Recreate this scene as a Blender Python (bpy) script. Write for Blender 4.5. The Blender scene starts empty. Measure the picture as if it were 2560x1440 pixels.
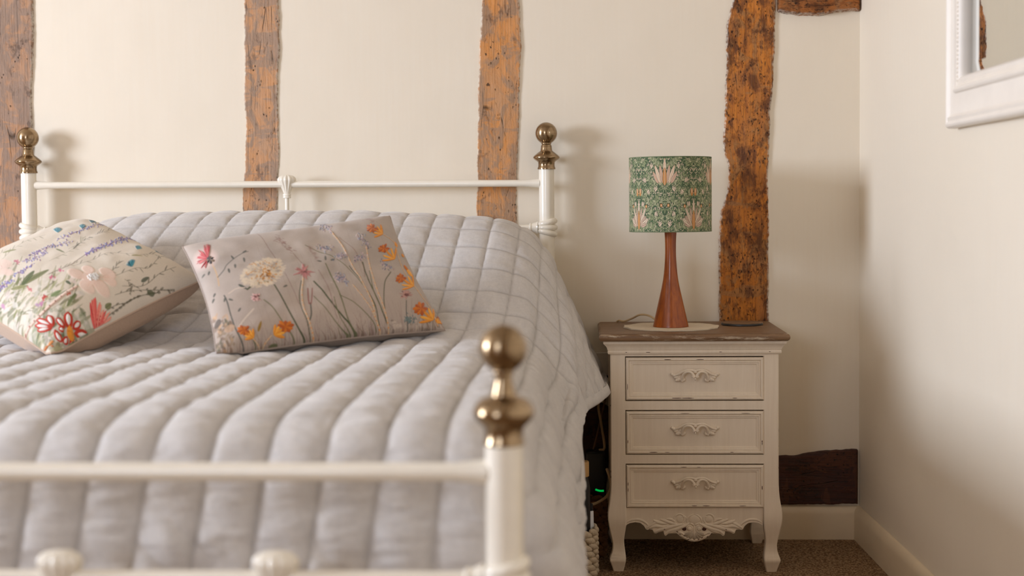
import bpy, bmesh, math, random
import numpy as np
from mathutils import Vector, Matrix

random.seed(7)
rng = np.random.RandomState(7)
sc = bpy.context.scene
C = sc.collection

# ------------------------------------------------------------------ camera, light, exposure
CAM = np.array([0.0, -3.86, 0.897])
F = 3600.0                      # focal length in pixels of the 2560 wide frame
PX, PY = 1280.0, 680.0          # principal point (the frame is a crop, slightly shifted)
YAW, PITCH, ROLL = math.atan((1463 - 1280) / F), math.atan(165 / F), 0.009
fw = Vector((-math.sin(YAW) * math.cos(PITCH), math.cos(YAW) * math.cos(PITCH), -math.sin(PITCH)))
rt = Vector((math.cos(YAW), math.sin(YAW), 0))
up = rt.cross(fw)
rt2 = (rt - up * ROLL).normalized()
up2 = (up + rt * ROLL).normalized()
cam = bpy.data.cameras.new('camera')
cam.sensor_width = 36.0
cam.lens = F / 2560 * 36
cam.shift_y = -(720 - PY) / 2560
cam.clip_start = 0.05
cam.dof.use_dof = True
cam.dof.focus_distance = 3.52
cam.dof.aperture_fstop = 2.4
co = bpy.data.objects.new('camera', cam)
C.objects.link(co)
M = Matrix((rt2, up2, -fw)).transposed().to_4x4()
M.translation = Vector(CAM)
co.matrix_world = M
sc.camera = co


def ray(px, py):
    return (fw + rt2 * ((px - PX) / F) - up2 * ((py - PY) / F))


def W(px, py, y):
    """point on the vertical plane at world y"""
    d = ray(px, py)
    t = (y - CAM[1]) / d.y
    return Vector(CAM) + d * t


def WZ(px, py, z):
    d = ray(px, py)
    t = (z - CAM[2]) / d.z
    return Vector(CAM) + d * t


sc.view_settings.view_transform = 'Standard'
sc.view_settings.look = 'None'
sc.view_settings.gamma = 1.0
sc.view_settings.use_curve_mapping = False
sc.view_settings.exposure = 0.0
sc.cycles.max_bounces = 10
sc.cycles.diffuse_bounces = 6
sc.cycles.glossy_bounces = 4
sc.cycles.use_denoising = True
sc.cycles.sample_clamp_indirect = 4.0
sc.cycles.caustics_reflective = False
sc.cycles.caustics_refractive = False
w = bpy.data.worlds.new('sky')
sc.world = w
w.use_nodes = True
w.node_tree.nodes['Background'].inputs[0].default_value = (0.80, 0.90, 1.0, 1)
w.node_tree.nodes['Background'].inputs[1].default_value = 1.0

LW, FRONT = -4.4, -4.9      # left wall, wall behind the camera
# daylight: one window in the left wall, one in the wall behind the camera (span, z0, z1, watts)
WIN_L = (-2.85, -1.65, 0.95, 2.0, 176)
WIN_F = (-2.0, -1.0, 0.95, 2.0, 25)
for k, (a, b, z0, z1, watts) in enumerate((WIN_L, WIN_F)):
    L = bpy.data.lights.new('window_light', 'AREA')
    L.shape = 'RECTANGLE'
    L.energy = watts
    L.color = (0.88, 0.972, 1.16)
    lo = bpy.data.objects.new('window_light', L)
    C.objects.link(lo)
    if k == 0:
        L.size, L.size_y = z1 - z0, b - a
        lo.location = (LW - 0.04, (a + b) / 2, (z0 + z1) / 2)
        lo.rotation_euler = (0, math.radians(-90), 0)
    else:
        L.size, L.size_y = b - a, z1 - z0
        lo.location = ((a + b) / 2, FRONT - 0.04, (z0 + z1) / 2)
        lo.rotation_euler = (math.radians(90), 0, 0)

# ------------------------------------------------------------------ helpers


def tag(o, label=None, cat=None, group=None, kind=None):
    if label: o['label'] = label
    if cat: o['category'] = cat
    if group: o['group'] = group
    if kind: o['kind'] = kind
    return o


def empty(name, loc, label, cat, group=None):
    o = bpy.data.objects.new(name, None)
    o.empty_display_size = 0.05
    C.objects.link(o)
    o.location = loc
    return tag(o, label, cat, group)


def link(name, me, mat, parent=None, smooth=False):
    """link a mesh given in world coordinates, keep it there under its parent"""
    o = bpy.data.objects.new(name, me)
    C.objects.link(o)
    if mat: me.materials.append(mat)
    if smooth:
        me.polygons.foreach_set('use_smooth', [True] * len(me.polygons))
    if parent:
        o.parent = parent
        p, m = parent, Vector((0, 0, 0))
        while p:
            m += p.location
            p = p.parent
        if m.length > 0:
            me.transform(Matrix.Translation(-m))
    return o


class MB:
    """collects shapes in world coordinates and links them as one mesh object"""

    def __init__(self):
        self.v, self.f = [], []

    def add(self, vs, fs):
        n = len(self.v)
        self.v += [tuple(x) for x in vs]
        self.f += [tuple(i + n for i in f) for f in fs]
        return self

    def box(self, x0, x1, y0, y1, z0, z1):
        vs = [(x, y, z) for x in (x0, x1) for y in (y0, y1) for z in (z0, z1)]
        return self.add(vs, [(0, 1, 3, 2), (4, 6, 7, 5), (0, 4, 5, 1), (2, 3, 7, 6), (0, 2, 6, 4), (1, 5, 7, 3)])

    def lathe(self, prof, c=(0, 0, 0), n=40, flute=None, sy=1.0, cap=True):
        """profile of (r, z) turned about the vertical through c"""
        vs, fs = [], []
        for r, z in prof:
            for k in range(n):
                a = 2 * math.pi * k / n
                rr = r * (1 + (flute[1] * math.cos(flute[0] * a) if flute else 0))
                vs.append((c[0] + rr * math.cos(a), c[1] + rr * math.sin(a) * sy, c[2] + z))
        m = len(prof)
        for j in range(m - 1):
            for k in range(n):
                k2 = (k + 1) % n
                fs.append((j * n + k, j * n + k2, (j + 1) * n + k2, (j + 1) * n + k))
        if cap:
            fs.append(tuple(range(n - 1, -1, -1)))
            fs.append(tuple((m - 1) * n + k for k in range(n)))
        return self.add(vs, fs)

    def tube(self, pts, r, n=12, cap=True, flat=None):
        """tube along points; r a number or a list"""
        pts = [Vector(p) for p in pts]
        m = len(pts)
        rs = r if isinstance(r, (list, tuple, np.ndarray)) else [r] * m
        vs, fs = [], []
        t0 = (pts[1] - pts[0]).normalized()
        u = t0.orthogonal().normalized() if flat is None else (Vector(flat) - t0 * Vector(flat).dot(t0)).normalized()
        for i in range(m):
            t = (pts[min(i + 1, m - 1)] - pts[max(i - 1, 0)]).normalized()
            u = (u - t * u.dot(t)).normalized()
            v = t.cross(u)
            for k in range(n):
                a = 2 * math.pi * k / n
                vs.append(pts[i] + (u * math.cos(a) + v * math.sin(a)) * rs[i])
        for j in range(m - 1):
            for k in range(n):
                k2 = (k + 1) % n
                fs.append((j * n + k, j * n + k2, (j + 1) * n + k2, (j + 1) * n + k))
        if cap:
            fs.append(tuple(range(n - 1, -1, -1)))
            fs.append(tuple((m - 1) * n + k for k in range(n)))
        return self.add(vs, fs)

    def ball(self, c, r, n=14, m=9, rot=None):
        """ellipsoid with radii r (number or triple), optional rotation matrix"""
        r = (r, r, r) if not hasattr(r, '__len__') else r
        vs, fs = [], []
        for j in range(m + 1):
            th = math.pi * j / m
            th = min(max(th, 0.02), math.pi - 0.02)
            for k in range(n):
                a = 2 * math.pi * k / n
                p = Vector((r[0] * math.sin(th) * math.cos(a), r[1] * math.sin(th) * math.sin(a), r[2] * math.cos(th)))
                if rot: p = rot @ p
                vs.append(p + Vector(c))
        for j in range(m):
            for k in range(n):
                k2 = (k + 1) % n
                fs.append((j * n + k, (j + 1) * n + k, (j + 1) * n + k2, j * n + k2))
        fs.append(tuple(range(n)))
        fs.append(tuple(m * n + k for k in range(n - 1, -1, -1)))
        return self.add(vs, fs)

    def torus(self, c, R, r, rot=None, n=36, m=12, sy=1.0):
        vs, fs = [], []
        for j in range(n):
            a = 2 * math.pi * j / n
            for k in range(m):
                b = 2 * math.pi * k / m
                p = Vector(((R + r * math.cos(b)) * math.cos(a), (R + r * math.cos(b)) * math.sin(a) * sy, r * math.sin(b)))
                if rot: p = rot @ p
                vs.append(p + Vector(c))
        for j in range(n):
            for k in range(m):
                j2, k2 = (j + 1) % n, (k + 1) % m
                fs.append((j * m + k, j2 * m + k, j2 * m + k2, j * m + k2))
        return self.add(vs, fs)

    def prism(self, poly, y0, y1):
        """polygon of (x, z) extruded from y0 (front) to y1"""
        n = len(poly)
        vs = [(x, y0, z) for x, z in poly] + [(x, y1, z) for x, z in poly]
        fs = [tuple(range(n)), tuple(range(2 * n - 1, n - 1, -1))]
        fs += [(i, i + n, (i + 1) % n + n, (i + 1) % n) for i in range(n)]
        return self.add(vs, fs)

    def build(self, name, mat, parent=None, smooth=True, bevel=None, angle=35, seg=2):
        me = bpy.data.meshes.new(name)
        me.from_pydata([tuple(x) for x in self.v], [], self.f)
        bm = bmesh.new()
        bm.from_mesh(me)
        bmesh.ops.recalc_face_normals(bm, faces=bm.faces)
        if bevel:
            es = [e for e in bm.edges if len(e.link_faces) == 2 and e.calc_face_angle(0) > 0.5]
            bmesh.ops.bevel(bm, geom=es, offset=bevel, segments=seg, affect='EDGES', profile=0.5)
        bm.to_mesh(me)
        bm.free()
        o = link(name, me, mat, parent, smooth)
        if smooth:
            me.set_sharp_from_angle(angle=math.radians(angle))
        return o


def grid_mesh(name, P, col=None, quad_mask=None, extra=None):
    """P (rows, cols, 3) -> mesh, optional per-vertex colour and float attributes"""
    R, K = P.shape[:2]
    idx = np.arange(R * K).reshape(R, K)
    q = np.stack([idx[:-1, :-1], idx[:-1, 1:], idx[1:, 1:], idx[1:, :-1]], -1).reshape(-1, 4)
    if quad_mask is not None:
        q = q[quad_mask.reshape(-1)]
        used = np.unique(q)
        remap = -np.ones(R * K, int)
        remap[used] = np.arange(len(used))
        q = remap[q]
    else:
        used = np.arange(R * K)
    me = bpy.data.meshes.new(name)
    me.vertices.add(len(used))
    me.vertices.foreach_set('co', P.reshape(-1, 3)[used].astype(np.float32).ravel())
    me.loops.add(len(q) * 4)
    me.loops.foreach_set('vertex_index', q.astype(np.int32).ravel())
    me.polygons.add(len(q))
    me.polygons.foreach_set('loop_start', (np.arange(len(q)) * 4).astype(np.int32))
    me.polygons.foreach_set('loop_total', np.full(len(q), 4, np.int32))
    me.polygons.foreach_set('use_smooth', np.ones(len(q), bool))
    if col is not None:
        a = me.color_attributes.new('print', 'FLOAT_COLOR', 'POINT')
        c = np.ones((len(used), 4), np.float32)
        c[:, :3] = col.reshape(-1, 3)[used]
        a.data.foreach_set('color', c.ravel())
    for k, arr in (extra or {}).items():
        a = me.attributes.new(k, 'FLOAT', 'POINT')
        a.data.foreach_set('value', arr.reshape(-1)[used].astype(np.float32))
    me.update()
    me.validate()
    return me


def vnoise(x, y, seed=0):
    """smooth value noise in [-1, 1]"""
    T = np.random.RandomState(seed).rand(256, 256) * 2 - 1
    xi, yi = np.floor(x).astype(int), np.floor(y).astype(int)
    fx, fy = x - xi, y - yi
    fx, fy = fx * fx * (3 - 2 * fx), fy * fy * (3 - 2 * fy)
    g = lambda i, j: T[(xi + i) % 256, (yi + j) % 256]
    return (g(0, 0) * (1 - fx) + g(1, 0) * fx) * (1 - fy) + (g(0, 1) * (1 - fx) + g(1, 1) * fx) * fy


def fbm(x, y, seed=0, octv=4):
    s, a = 0, 0.5
    for i in range(octv):
        s = s + a * vnoise(x * 2 ** i, y * 2 ** i, seed + i)
        a *= 0.5
    return s


def sstep(a, b, x):
    t = np.clip((x - a) / (b - a), 0, 1)
    return t * t * (3 - 2 * t)


def smooth_curve(pts, n):
    """Catmull-Rom through points, n samples"""
    P = np.array(pts, float)
    t = np.linspace(0, len(P) - 1, n)
    return cr(P, t)


def cr(P, t):
    Q = np.vstack([2 * P[0] - P[1], P, 2 * P[-1] - P[-2]])
    i = np.clip(np.floor(t).astype(int), 0, len(P) - 2)
    f = (t - i)[:, None]
    a, b, c, d = Q[i], Q[i + 1], Q[i + 2], Q[i + 3]
    return 0.5 * (2 * b + (c - a) * f + (2 * a - 5 * b + 4 * c - d) * f ** 2 + (3 * b - a - 3 * c + d) * f ** 3)


def lin(r, g, b):
    """sRGB 0-255 to linear"""
    return tuple(((c / 255) / 12.92 if c / 255 < 0.04045 else ((c / 255 + 0.055) / 1.055) ** 2.4) for c in (r, g, b))


# ------------------------------------------------------------------ materials
class NT:
    def __init__(self, name):
        self.m = bpy.data.materials.new(name)
        self.m.use_nodes = True
        self.t = self.m.node_tree
        self.b = self.t.nodes['Principled BSDF']
        self.tc = self.n('ShaderNodeTexCoord')

    def n(self, typ, **kw):
        x = self.t.nodes.new(typ)
        for k, v in kw.items(): setattr(x, k, v)
        return x

    def l(self, a, b):
        self.t.links.new(a, b)

    def mapping(self, scale=(1, 1, 1), rot=(0, 0, 0), loc=(0, 0, 0)):
        m = self.n('ShaderNodeMapping')
        m.inputs['Scale'].default_value = scale
        m.inputs['Rotation'].default_value = rot
        m.inputs['Location'].default_value = loc
        self.l(self.tc.outputs['Object'], m.inputs[0])
        return m.outputs[0]

    def noise(self, vec, scale=1, detail=4, rough=0.55, dist=0.0):
        x = self.n('ShaderNodeTexNoise')
        x.inputs['Scale'].default_value = scale
        x.inputs['Detail'].default_value = detail
        x.inputs['Roughness'].default_value = rough
        x.inputs['Distortion'].default_value = dist
        self.l(vec, x.inputs['Vector'])
        return x.outputs['Fac']

    def voronoi(self, vec, scale=1, feature='F1', rand=1.0):
        x = self.n('ShaderNodeTexVoronoi', feature=feature)
        x.inputs['Scale'].default_value = scale
        x.inputs['Randomness'].default_value = rand
        self.l(vec, x.inputs['Vector'])
        return x.outputs['Distance']

    def ramp(self, fac, stops, interp='LINEAR'):
        x = self.n('ShaderNodeValToRGB')
        x.color_ramp.interpolation = interp
        e = x.color_ramp.elements
        while len(e) < len(stops): e.new(0.5)
        for i, (p, c) in enumerate(stops):
            e[i].position = p
            e[i].color = (c, c, c, 1) if not hasattr(c, '__len__') else (*c, 1)
        self.l(fac, x.inputs[0])
        return x.outputs[0]

    def mix(self, fac, a, b, blend='MIX'):
        x = self.n('ShaderNodeMix', data_type='RGBA', blend_type=blend)
        for s, v in ((x.inputs[0], fac), (x.inputs[6], a), (x.inputs[7], b)):
            if isinstance(v, bpy.types.NodeSocket): self.l(v, s)
            elif hasattr(v, '__len__'): s.default_value = (*v, 1)
            else: s.default_value = v
        return x.outputs[2]

    def math(self, op, a, b=0.5):
        x = self.n('ShaderNodeMath', operation=op)
        for s, v in ((x.inputs[0], a), (x.inputs[1], b)):
            if isinstance(v, bpy.types.NodeSocket): self.l(v, s)
            else: s.default_value = v
        return x.outputs[0]

    def bump(self, h, strength=0.3, dist=0.002):
        x = self.n('ShaderNodeBump')
        x.inputs['Strength'].default_value = strength
        x.inputs['Distance'].default_value = dist
        self.l(h, x.inputs['Height'])
        self.l(x.outputs[0], self.b.inputs['Normal'])

    def set(self, color=None, rough=None, **kw):
        if color is not None:
            if isinstance(color, bpy.types.NodeSocket): self.l(color, self.b.inputs['Base Color'])
            else: self.b.inputs['Base Color'].default_value = (*color, 1)
        if rough is not None:
            if isinstance(rough, bpy.types.NodeSocket): self.l(rough, self.b.inputs['Roughness'])
            else: self.b.inputs['Roughness'].default_value = rough
        for k, v in kw.items():
            self.b.inputs[k.replace('_', ' ')].default_value = v
        return self.m


def m_wall():
    t = NT('cream_plaster')
    v = t.mapping((40, 40, 1.5))
    brush = t.noise(v, 3, 3)
    big = t.noise(t.mapping((1, 1, 1)), 2.2, 3)
    c = t.mix(t.ramp(brush, [(0.35, 0), (0.65, 1)]), lin(232, 221, 202), lin(233, 223, 205))
    c = t.mix(t.ramp(big, [(0.3, 0), (0.7, 1)]), c, lin(230, 219, 200))
    h = t.math('ADD', t.math('MULTIPLY', brush, 0.12), t.math('MULTIPLY', t.noise(t.mapping(), 7, 4), 1.6))
    t.bump(h, 0.28, 0.004)
    return t.set(c, 0.62, Specular_IOR_Level=0.3)


def m_plain(name, col, rough=0.5, noise_amt=0.06, nscale=30, bump=0.0, **kw):
    t = NT(name)
    n = t.noise(t.mapping(), nscale, 4)
    dark = tuple(max(0, c * (1 - noise_amt)) for c in col)
    lite = tuple(min(1, c * (1 + noise_amt)) for c in col)
    c = t.mix(t.ramp(n, [(0.3, 0), (0.7, 1)]), dark, lite)
    if bump: t.bump(n, bump, 0.002)
    return t.set(c, rough, **kw)


def m_timber(name, base, orange, grey, dark, pits=0.5, grey_amt=0.5, horiz=False, edge=True, seed=0.0, spec=0.3, stain=0.0):
    """old hewn oak: long grain, grey and orange patches, worm holes, splits, old paint on the arrises"""
    t = NT(name)
    s = (1, 1, 1) if not horiz else (1, 1, 1)
    g = (105, 105, 4.0) if not horiz else (4.0, 105, 105)
    p = (9, 9, 4.5) if not horiz else (4.5, 9, 9)
    cr_ = (75, 75, 6.5) if not horiz else (6.5, 75, 75)
    L = (seed, seed * 1.7, seed * 0.6)
    grain = t.noise(t.mapping(g, loc=L), 2.2, 6, 0.65, 0.15)
    fine = t.noise(t.mapping(tuple(x * 1.6 if x > 10 else x for x in g), loc=L), 6, 5, 0.75)
    patch = t.noise(t.mapping(p, loc=L), 2.6, 6, 0.68, 0.8)
    patch2 = t.noise(t.mapping(p, loc=(L[0] + 7, L[1], L[2] + 3)), 2.2, 5, 0.65, 0.5)
    band = t.noise(t.mapping((7, 7, 30) if not horiz else (30, 7, 7), loc=(L[0], L[1], L[2] + 5)), 0.9, 3, 0.6, 0.2)
    col = t.mix(t.ramp(grain, [(0.34, 0), (0.62, 1)]), base, orange)
    col = t.mix(t.ramp(patch2, [(0.45, 0), (0.62, 0.8)]), col, tuple(0.5 * (x + y) * 1.12 for x, y in zip(base, grey)))
    gm = t.math('MAXIMUM', t.ramp(patch, [(0.56 - 0.12 * grey_amt, 0), (0.62 - 0.08 * grey_amt, 0.9)]), t.ramp(band, [(0.60 - 0.06 * grey_amt, 0), (0.63 - 0.06 * grey_amt, 0.75)]))
    col = t.mix(gm, col, grey)
    patch3 = t.noise(t.mapping(p, loc=(L[0] + 17, L[1] + 3, L[2] + 9)), 3.4, 6, 0.7, 0.6)
    col = t.mix(t.ramp(patch3, [(0.58, 0), (0.66, 0.75)]), col, dark)
    col = t.mix(t.ramp(fine, [(0.30, 0.7), (0.40, 0.0)]), col, dark)
    col = t.mix(t.ramp(fine, [(0.54, 0.0), (0.66, 0.45)]), col, tuple(min(1, x * 1.5) for x in base))
    if stain:
        st_ = t.noise(t.mapping((16, 16, 9) if not horiz else (9, 16, 16), loc=(L[0] + 2, L[1], L[2] + 1)), 1.5, 7, 0.72, 0.5)
        col = t.mix(t.ramp(st_, [(0.47, 0), (0.60, stain)]), col, dark)
        st2 = t.noise(t.mapping((50, 50, 26) if not horiz else (26, 50, 50), loc=L), 1.6, 6, 0.75, 0.3)
        col = t.mix(t.ramp(st2, [(0.53, 0), (0.62, stain)]), col, dark)
    # splits along the grain
    sp = t.voronoi(t.mapping(cr_, loc=L), 0.35, 'DISTANCE_TO_EDGE')
    spm = t.math('MULTIPLY', t.ramp(sp, [(0.0, 1), (0.014, 0)]), t.ramp(t.noise(t.mapping((6, 6, 6), loc=L), 2.4, 3), [(0.52, 0), (0.62, 0.8)]))
    # worm holes and gouges
    hv = t.voronoi(t.mapping((105, 105, 70) if not horiz else (70, 105, 105), loc=L), 1.0)
    hole = t.math('MULTIPLY', t.ramp(t.math('ADD', hv, t.math('MULTIPLY', t.math('SUBTRACT', t.noise(t.mapping((60, 60, 60), loc=L), 3, 4, 0.7), 0.5), 0.7)), [(0.13, 1), (0.22, 0)]), t.ramp(t.noise(t.mapping((11, 11, 7), loc=L), 2.0, 4), [(0.60 - 0.14 * pits, 0), (0.66 - 0.12 * pits, 1)]))
    gv = t.noise(t.mapping((62, 62, 30) if not horiz else (30, 62, 62), loc=(L[0], L[1] + 3, L[2])), 2.0, 6, 0.75, 0.5)
    gouge = t.ramp(gv, [(0.72 - 0.13 * pits, 0), (0.75 - 0.12 * pits, 1)])
    pit = t.math('MAXIMUM', t.math('MAXIMUM', hole, gouge), spm)
    col = t.mix(t.math('MULTIPLY', pit, 0.88), col, tuple(c * 0.25 for c in dark))
    if edge:
        at = t.n('ShaderNodeAttribute', attribute_name='edge')
        en = t.noise(t.mapping((30, 30, 30)), 3, 5, 0.7)
        e = t.math('MULTIPLY', at.outputs['Fac'], t.ramp(en, [(0.42, 0.0), (0.56, 1)]))
        col = t.mix(t.math('MULTIPLY', e, 0.95), col, lin(222, 212, 196))
    h = t.math('SUBTRACT', t.math('ADD', t.math('MULTIPLY', grain, 0.5), t.math('MULTIPLY', patch, 0.8)), t.math('MULTIPLY', pit, 1.3))
    t.bump(h, 0.85, 0.006)
    return t.set(col, t.ramp(patch, [(0.3, 0.42), (0.7, 0.7)]), Specular_IOR_Level=spec)


M_WALL = m_wall()
M_CEIL = m_plain('white_ceiling', lin(212, 200, 182), 0.8, 0.02, 6)
M_TRIM = m_plain('cream_gloss_paint', lin(226, 210, 182), 0.4, 0.03, 12, 0.1)
M_METAL = m_plain('cream_enamel', lin(236, 229, 214), 0.22, 0.02, 40, Specular_IOR_Level=0.5, Coat_Weight=0.3)
M_CABINET = None


def m_brass():
    t = NT('antique_brass')
    v = t.mapping((1, 1, 900))
    br = t.noise(v, 1.0, 2)
    big = t.noise(t.mapping(), 25, 3)
    c = t.mix(t.ramp(br, [(0.3, 0), (0.7, 1)]), lin(142, 121, 94), lin(177, 154, 123))
    c = t.mix(t.ramp(big, [(0.45, 0), (0.8, 0.6)]), c, lin(84, 62, 38))
    t.bump(br, 0.10, 0.0004)
    tg = t.n('ShaderNodeTangent', direction_type='RADIAL', axis='Z')
    t.l(tg.outputs[0], t.b.inputs['Tangent'])
    return t.set(c, 0.2, Metallic=1.0, Anisotropic=0.85, Anisotropic_Rotation=0.25)


M_BRASS = m_brass()


def m_quilt():
    t = NT('grey_quilted_velvet')
    f = t.noise(t.mapping((1, 1, 1)), 160, 5, 0.7)
    b = t.noise(t.mapping((14, 5, 5)), 2.2, 5, 0.6)
    c = t.mix(t.ramp(b, [(0.3, 0), (0.72, 1)]), lin(194, 190, 187), lin(209, 205, 201))
    c = t.mix(t.ramp(f, [(0.35, 0.25), (0.6, 0)]), c, lin(168, 164, 162))
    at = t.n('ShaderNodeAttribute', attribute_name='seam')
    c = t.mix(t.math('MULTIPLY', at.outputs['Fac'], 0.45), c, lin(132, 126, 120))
    t.bump(t.math('ADD', t.math('MULTIPLY', f, 0.25), b), 0.25, 0.003)
    return t.set(c, 0.85, Sheen_Weight=0.25, Sheen_Roughness=0.4, Specular_IOR_Level=0.15)


M_QUILT = m_quilt()


def m_print(name, rough=0.85, fine=700, sheen=0.2, bump=0.2):
    t = NT(name)
    at = t.n('ShaderNodeAttribute', attribute_name='print')
    f = t.noise(t.mapping(), fine, 3)
    c = t.mix(t.ramp(f, [(0.3, 0.12), (0.6, 0)]), at.outputs['Color'], (0.12, 0.09, 0.07))
    t.bump(f, bump, 0.001)
    return t.set(c, rough, Sheen_Weight=sheen, Specular_IOR_Level=0.2)


M_PRINT = m_print('printed_fabric')
M_SHADE = m_print('lampshade_linen', 0.8, 900, 0.05, 0.3)
M_STITCH = m_print('embroidery_thread', 0.55, 1200, 0.4, 0.5)
M_CUSH_BACK = m_plain('taupe_cotton', lin(186, 160, 138), 0.9, 0.05, 300, 0.2, Sheen_Weight=0.2)
M_CUSH_BACK2 = m_plain('grey_taupe_velvet', lin(158, 142, 130), 0.9, 0.05, 300, 0.2, Sheen_Weight=0.2)


def m_lampwood():
    t = NT('polished_teak')
    g = t.noise(t.mapping((60, 60, 5)), 1.6, 5, 0.6, 0.6)
    c = t.mix(t.ramp(g, [(0.3, 0), (0.7, 1)]), lin(122, 50, 2), lin(172, 88, 6))
    t.bump(g, 0.05, 0.0006)
    return t.set(c, 0.28, Coat_Weight=0.2, Coat_Roughness=0.12)


M_TEAK = m_lampwood()


def m_cab(name='distressed_cream_paint'):
    t = NT(name)
    g = t.noise(t.mapping((90, 90, 6)), 1.4, 4)
    c = t.mix(t.ramp(g, [(0.3, 0), (0.7, 1)]), lin(230, 215, 194), lin(236, 222, 202))
    n = t.noise(t.mapping((1, 1, 1)), 55, 5, 0.7)
    c = t.mix(t.ramp(n, [(0.765, 0), (0.775, 0.9)]), c, lin(70, 42, 24))
    t.bump(g, 0.06, 0.0012)
    return t.set(c, 0.5, Specular_IOR_Level=0.35)


M_CAB = m_cab()
M_CHIP_SHADE = m_plain('chip_and_shade_brown', lin(74, 40, 22), 0.7)  # bare wood in the chips; also painted shade in gaps and carved holes


def m_top(name, white):
    t = NT(name)
    g = t.noise(t.mapping((5, 90, 90)), 1.6, 6, 0.65, 0.3)
    c = t.mix(t.ramp(g, [(0.3, 0), (0.7, 1)]), lin(98, 70, 46), lin(140, 108, 76))
    n = t.noise(t.mapping((12, 60, 60)), 1.5, 5, 0.7)
    c = t.mix(t.ramp(n, [(0.62 - white * 0.2, 0), (0.74 - white * 0.16, 0.8)]), c, lin(212, 196, 172))
    t.bump(g, 0.3, 0.0015)
    return t.set(c, 0.5)


M_TOP = m_top('weathered_oak_top', 0.0)
M_TOPEDGE = m_top('limed_oak_edge', 0.45)


def m_carpet():
    t = NT('brown_loop_carpet')
    v = t.voronoi(t.mapping((1, 1, 1)), 190)
    n = t.noise(t.mapping(), 70, 4, 0.7)
    c = t.mix(t.ramp(v, [(0.1, 0), (0.7, 1)]), lin(204, 172, 136), lin(120, 94, 68))
    c = t.mix(t.ramp(n, [(0.35, 0.5), (0.6, 0)]), c, lin(100, 78, 56))
    t.bump(t.math('SUBTRACT', 1.0, v), 1.0, 0.004)
    return t.set(c, 0.95, Specular_IOR_Level=0.1)


M_CARPET = m_carpet()
M_BLACK = m_plain('black_plastic', (0.012, 0.012, 0.014), 0.4)
M_WHITEPL = m_plain('white_plastic', lin(222, 214, 200), 0.4, 0.01)
M_CABLE = m_plain('tan_flex', lin(196, 170, 130), 0.5)
M_ROPE = m_plain('cotton_rope', lin(205, 188, 162), 0.9, 0.15, 260, 0.6)
M_ROPE2 = m_plain('brown_rope', lin(120, 84, 52), 0.9, 0.2, 260, 0.6)
M_DOILY = m_plain('cream_lace', lin(214, 200, 176), 0.9, 0.05, 220, 0.6)
M_MIRFRAME = m_plain('white_painted_wood', lin(236, 228, 216), 0.45, 0.025, 22, 0.15)

# ------------------------------------------------------------------ the room
RX0, RK = 0.727, 0.034                     # right wall: x = RX0 - RK*y (old house, not quite square)
rwx = lambda y: RX0 - RK * y
CEIL = 2.35
m = MB(); m.box(LW - 0.25, 1.4, -5.1, 0.3, -0.1, 0.0)
tag(m.build('floor', M_CARPET, smooth=False), kind='structure')
m = MB(); m.box(LW - 0.25, 1.4, -5.1, 0.3, CEIL, CEIL + 0.1)
tag(m.build('ceiling', M_CEIL, smooth=False), kind='structure')


def plaster(name, p0, du, dv, n, seed, amp=0.0035):
    """slightly uneven plaster surface with thickness behind it"""
    p0, du, dv, n = map(np.array, (p0, du, dv, n))
    K, R = int(np.linalg.norm(du) / 0.025) + 2, int(np.linalg.norm(dv) / 0.025) + 2
    u, v = np.meshgrid(np.linspace(0, 1, K), np.linspace(0, 1, R))
    h = fbm(u * np.linalg.norm(du) * 2.2, v * np.linalg.norm(dv) * 2.2, seed) * amp * 2
    h *= np.clip(np.minimum(np.minimum(u, 1 - u), np.minimum(v, 1 - v)) * 20, 0, 1)
    P = p0 + u[..., None] * du + v[..., None] * dv + h[..., None] * n
    me = grid_mesh(name, P)
    # slab behind
    b = MB()
    q = [p0, p0 + du, p0 + du + dv, p0 + dv]
    off = -0.12 * n
    o = link(name, me, M_WALL)
    b.add([tuple(x) for x in q] + [tuple(x + off) for x in q], [(7, 6, 5, 4), (0, 4, 5, 1), (1, 5, 6, 2), (2, 6, 7, 3), (3, 7, 4, 0)])
    bm = bmesh.new(); bm.from_mesh(me)
    vs = [bm.verts.new(v) for v in b.v]
    for f in b.f: bm.faces.new([vs[i] for i in f])
    bm.to_mesh(me); bm.free()
    return tag(o, kind='structure')


plaster('wall_back', (LW, 0, 0), (rwx(0) - LW + 0.0, 0, 0), (0, 0, CEIL), (0, -1, 0), 3)
dy = -FRONT
nr = Vector((-1, -RK, 0)).normalized()
plaster('wall_right', (rwx(0), 0, 0), (rwx(FRONT) - rwx(0), FRONT, 0), (0, 0, CEIL), tuple(nr), 9)
xr = rwx(FRONT) + 0.15
m = MB()
a, b, z0, z1, _w = WIN_F
for q in ((LW - 0.2, a, 0, CEIL), (b, xr, 0, CEIL), (a, b, 0, z0), (a, b, z1, CEIL)): m.box(q[0], q[1], FRONT - 0.2, FRONT, q[2], q[3])
tag(m.build('wall_front', m_plain('tan_bounce_wall', lin(170, 148, 120), 0.8), smooth=False), kind='structure')  # unseen wall; its tan is picked to cut and warm the bounced light
m = MB()
for (p, q, r_, s_q) in ((a, b, z0, z0 + 0.05), (a, b, z1 - 0.05, z1), (a, a + 0.05, z0, z1), (b - 0.05, b, z0, z1)):
    m.box(p, q, FRONT - 0.16, FRONT - 0.11, r_, s_q)
tag(m.build('window_2', M_MIRFRAME, smooth=False), kind='structure')
a, b, z0, z1, _w = WIN_L
m = MB()
for q in ((FRONT - 0.2, a, 0, CEIL), (b, 0.12, 0, CEIL), (a, b, 0, z0), (a, b, z1, CEIL)): m.box(LW - 0.2, LW, q[0], q[1], q[2], q[3])
tag(m.build('wall_left', M_WALL, smooth=False), kind='structure')
m = MB()
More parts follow.
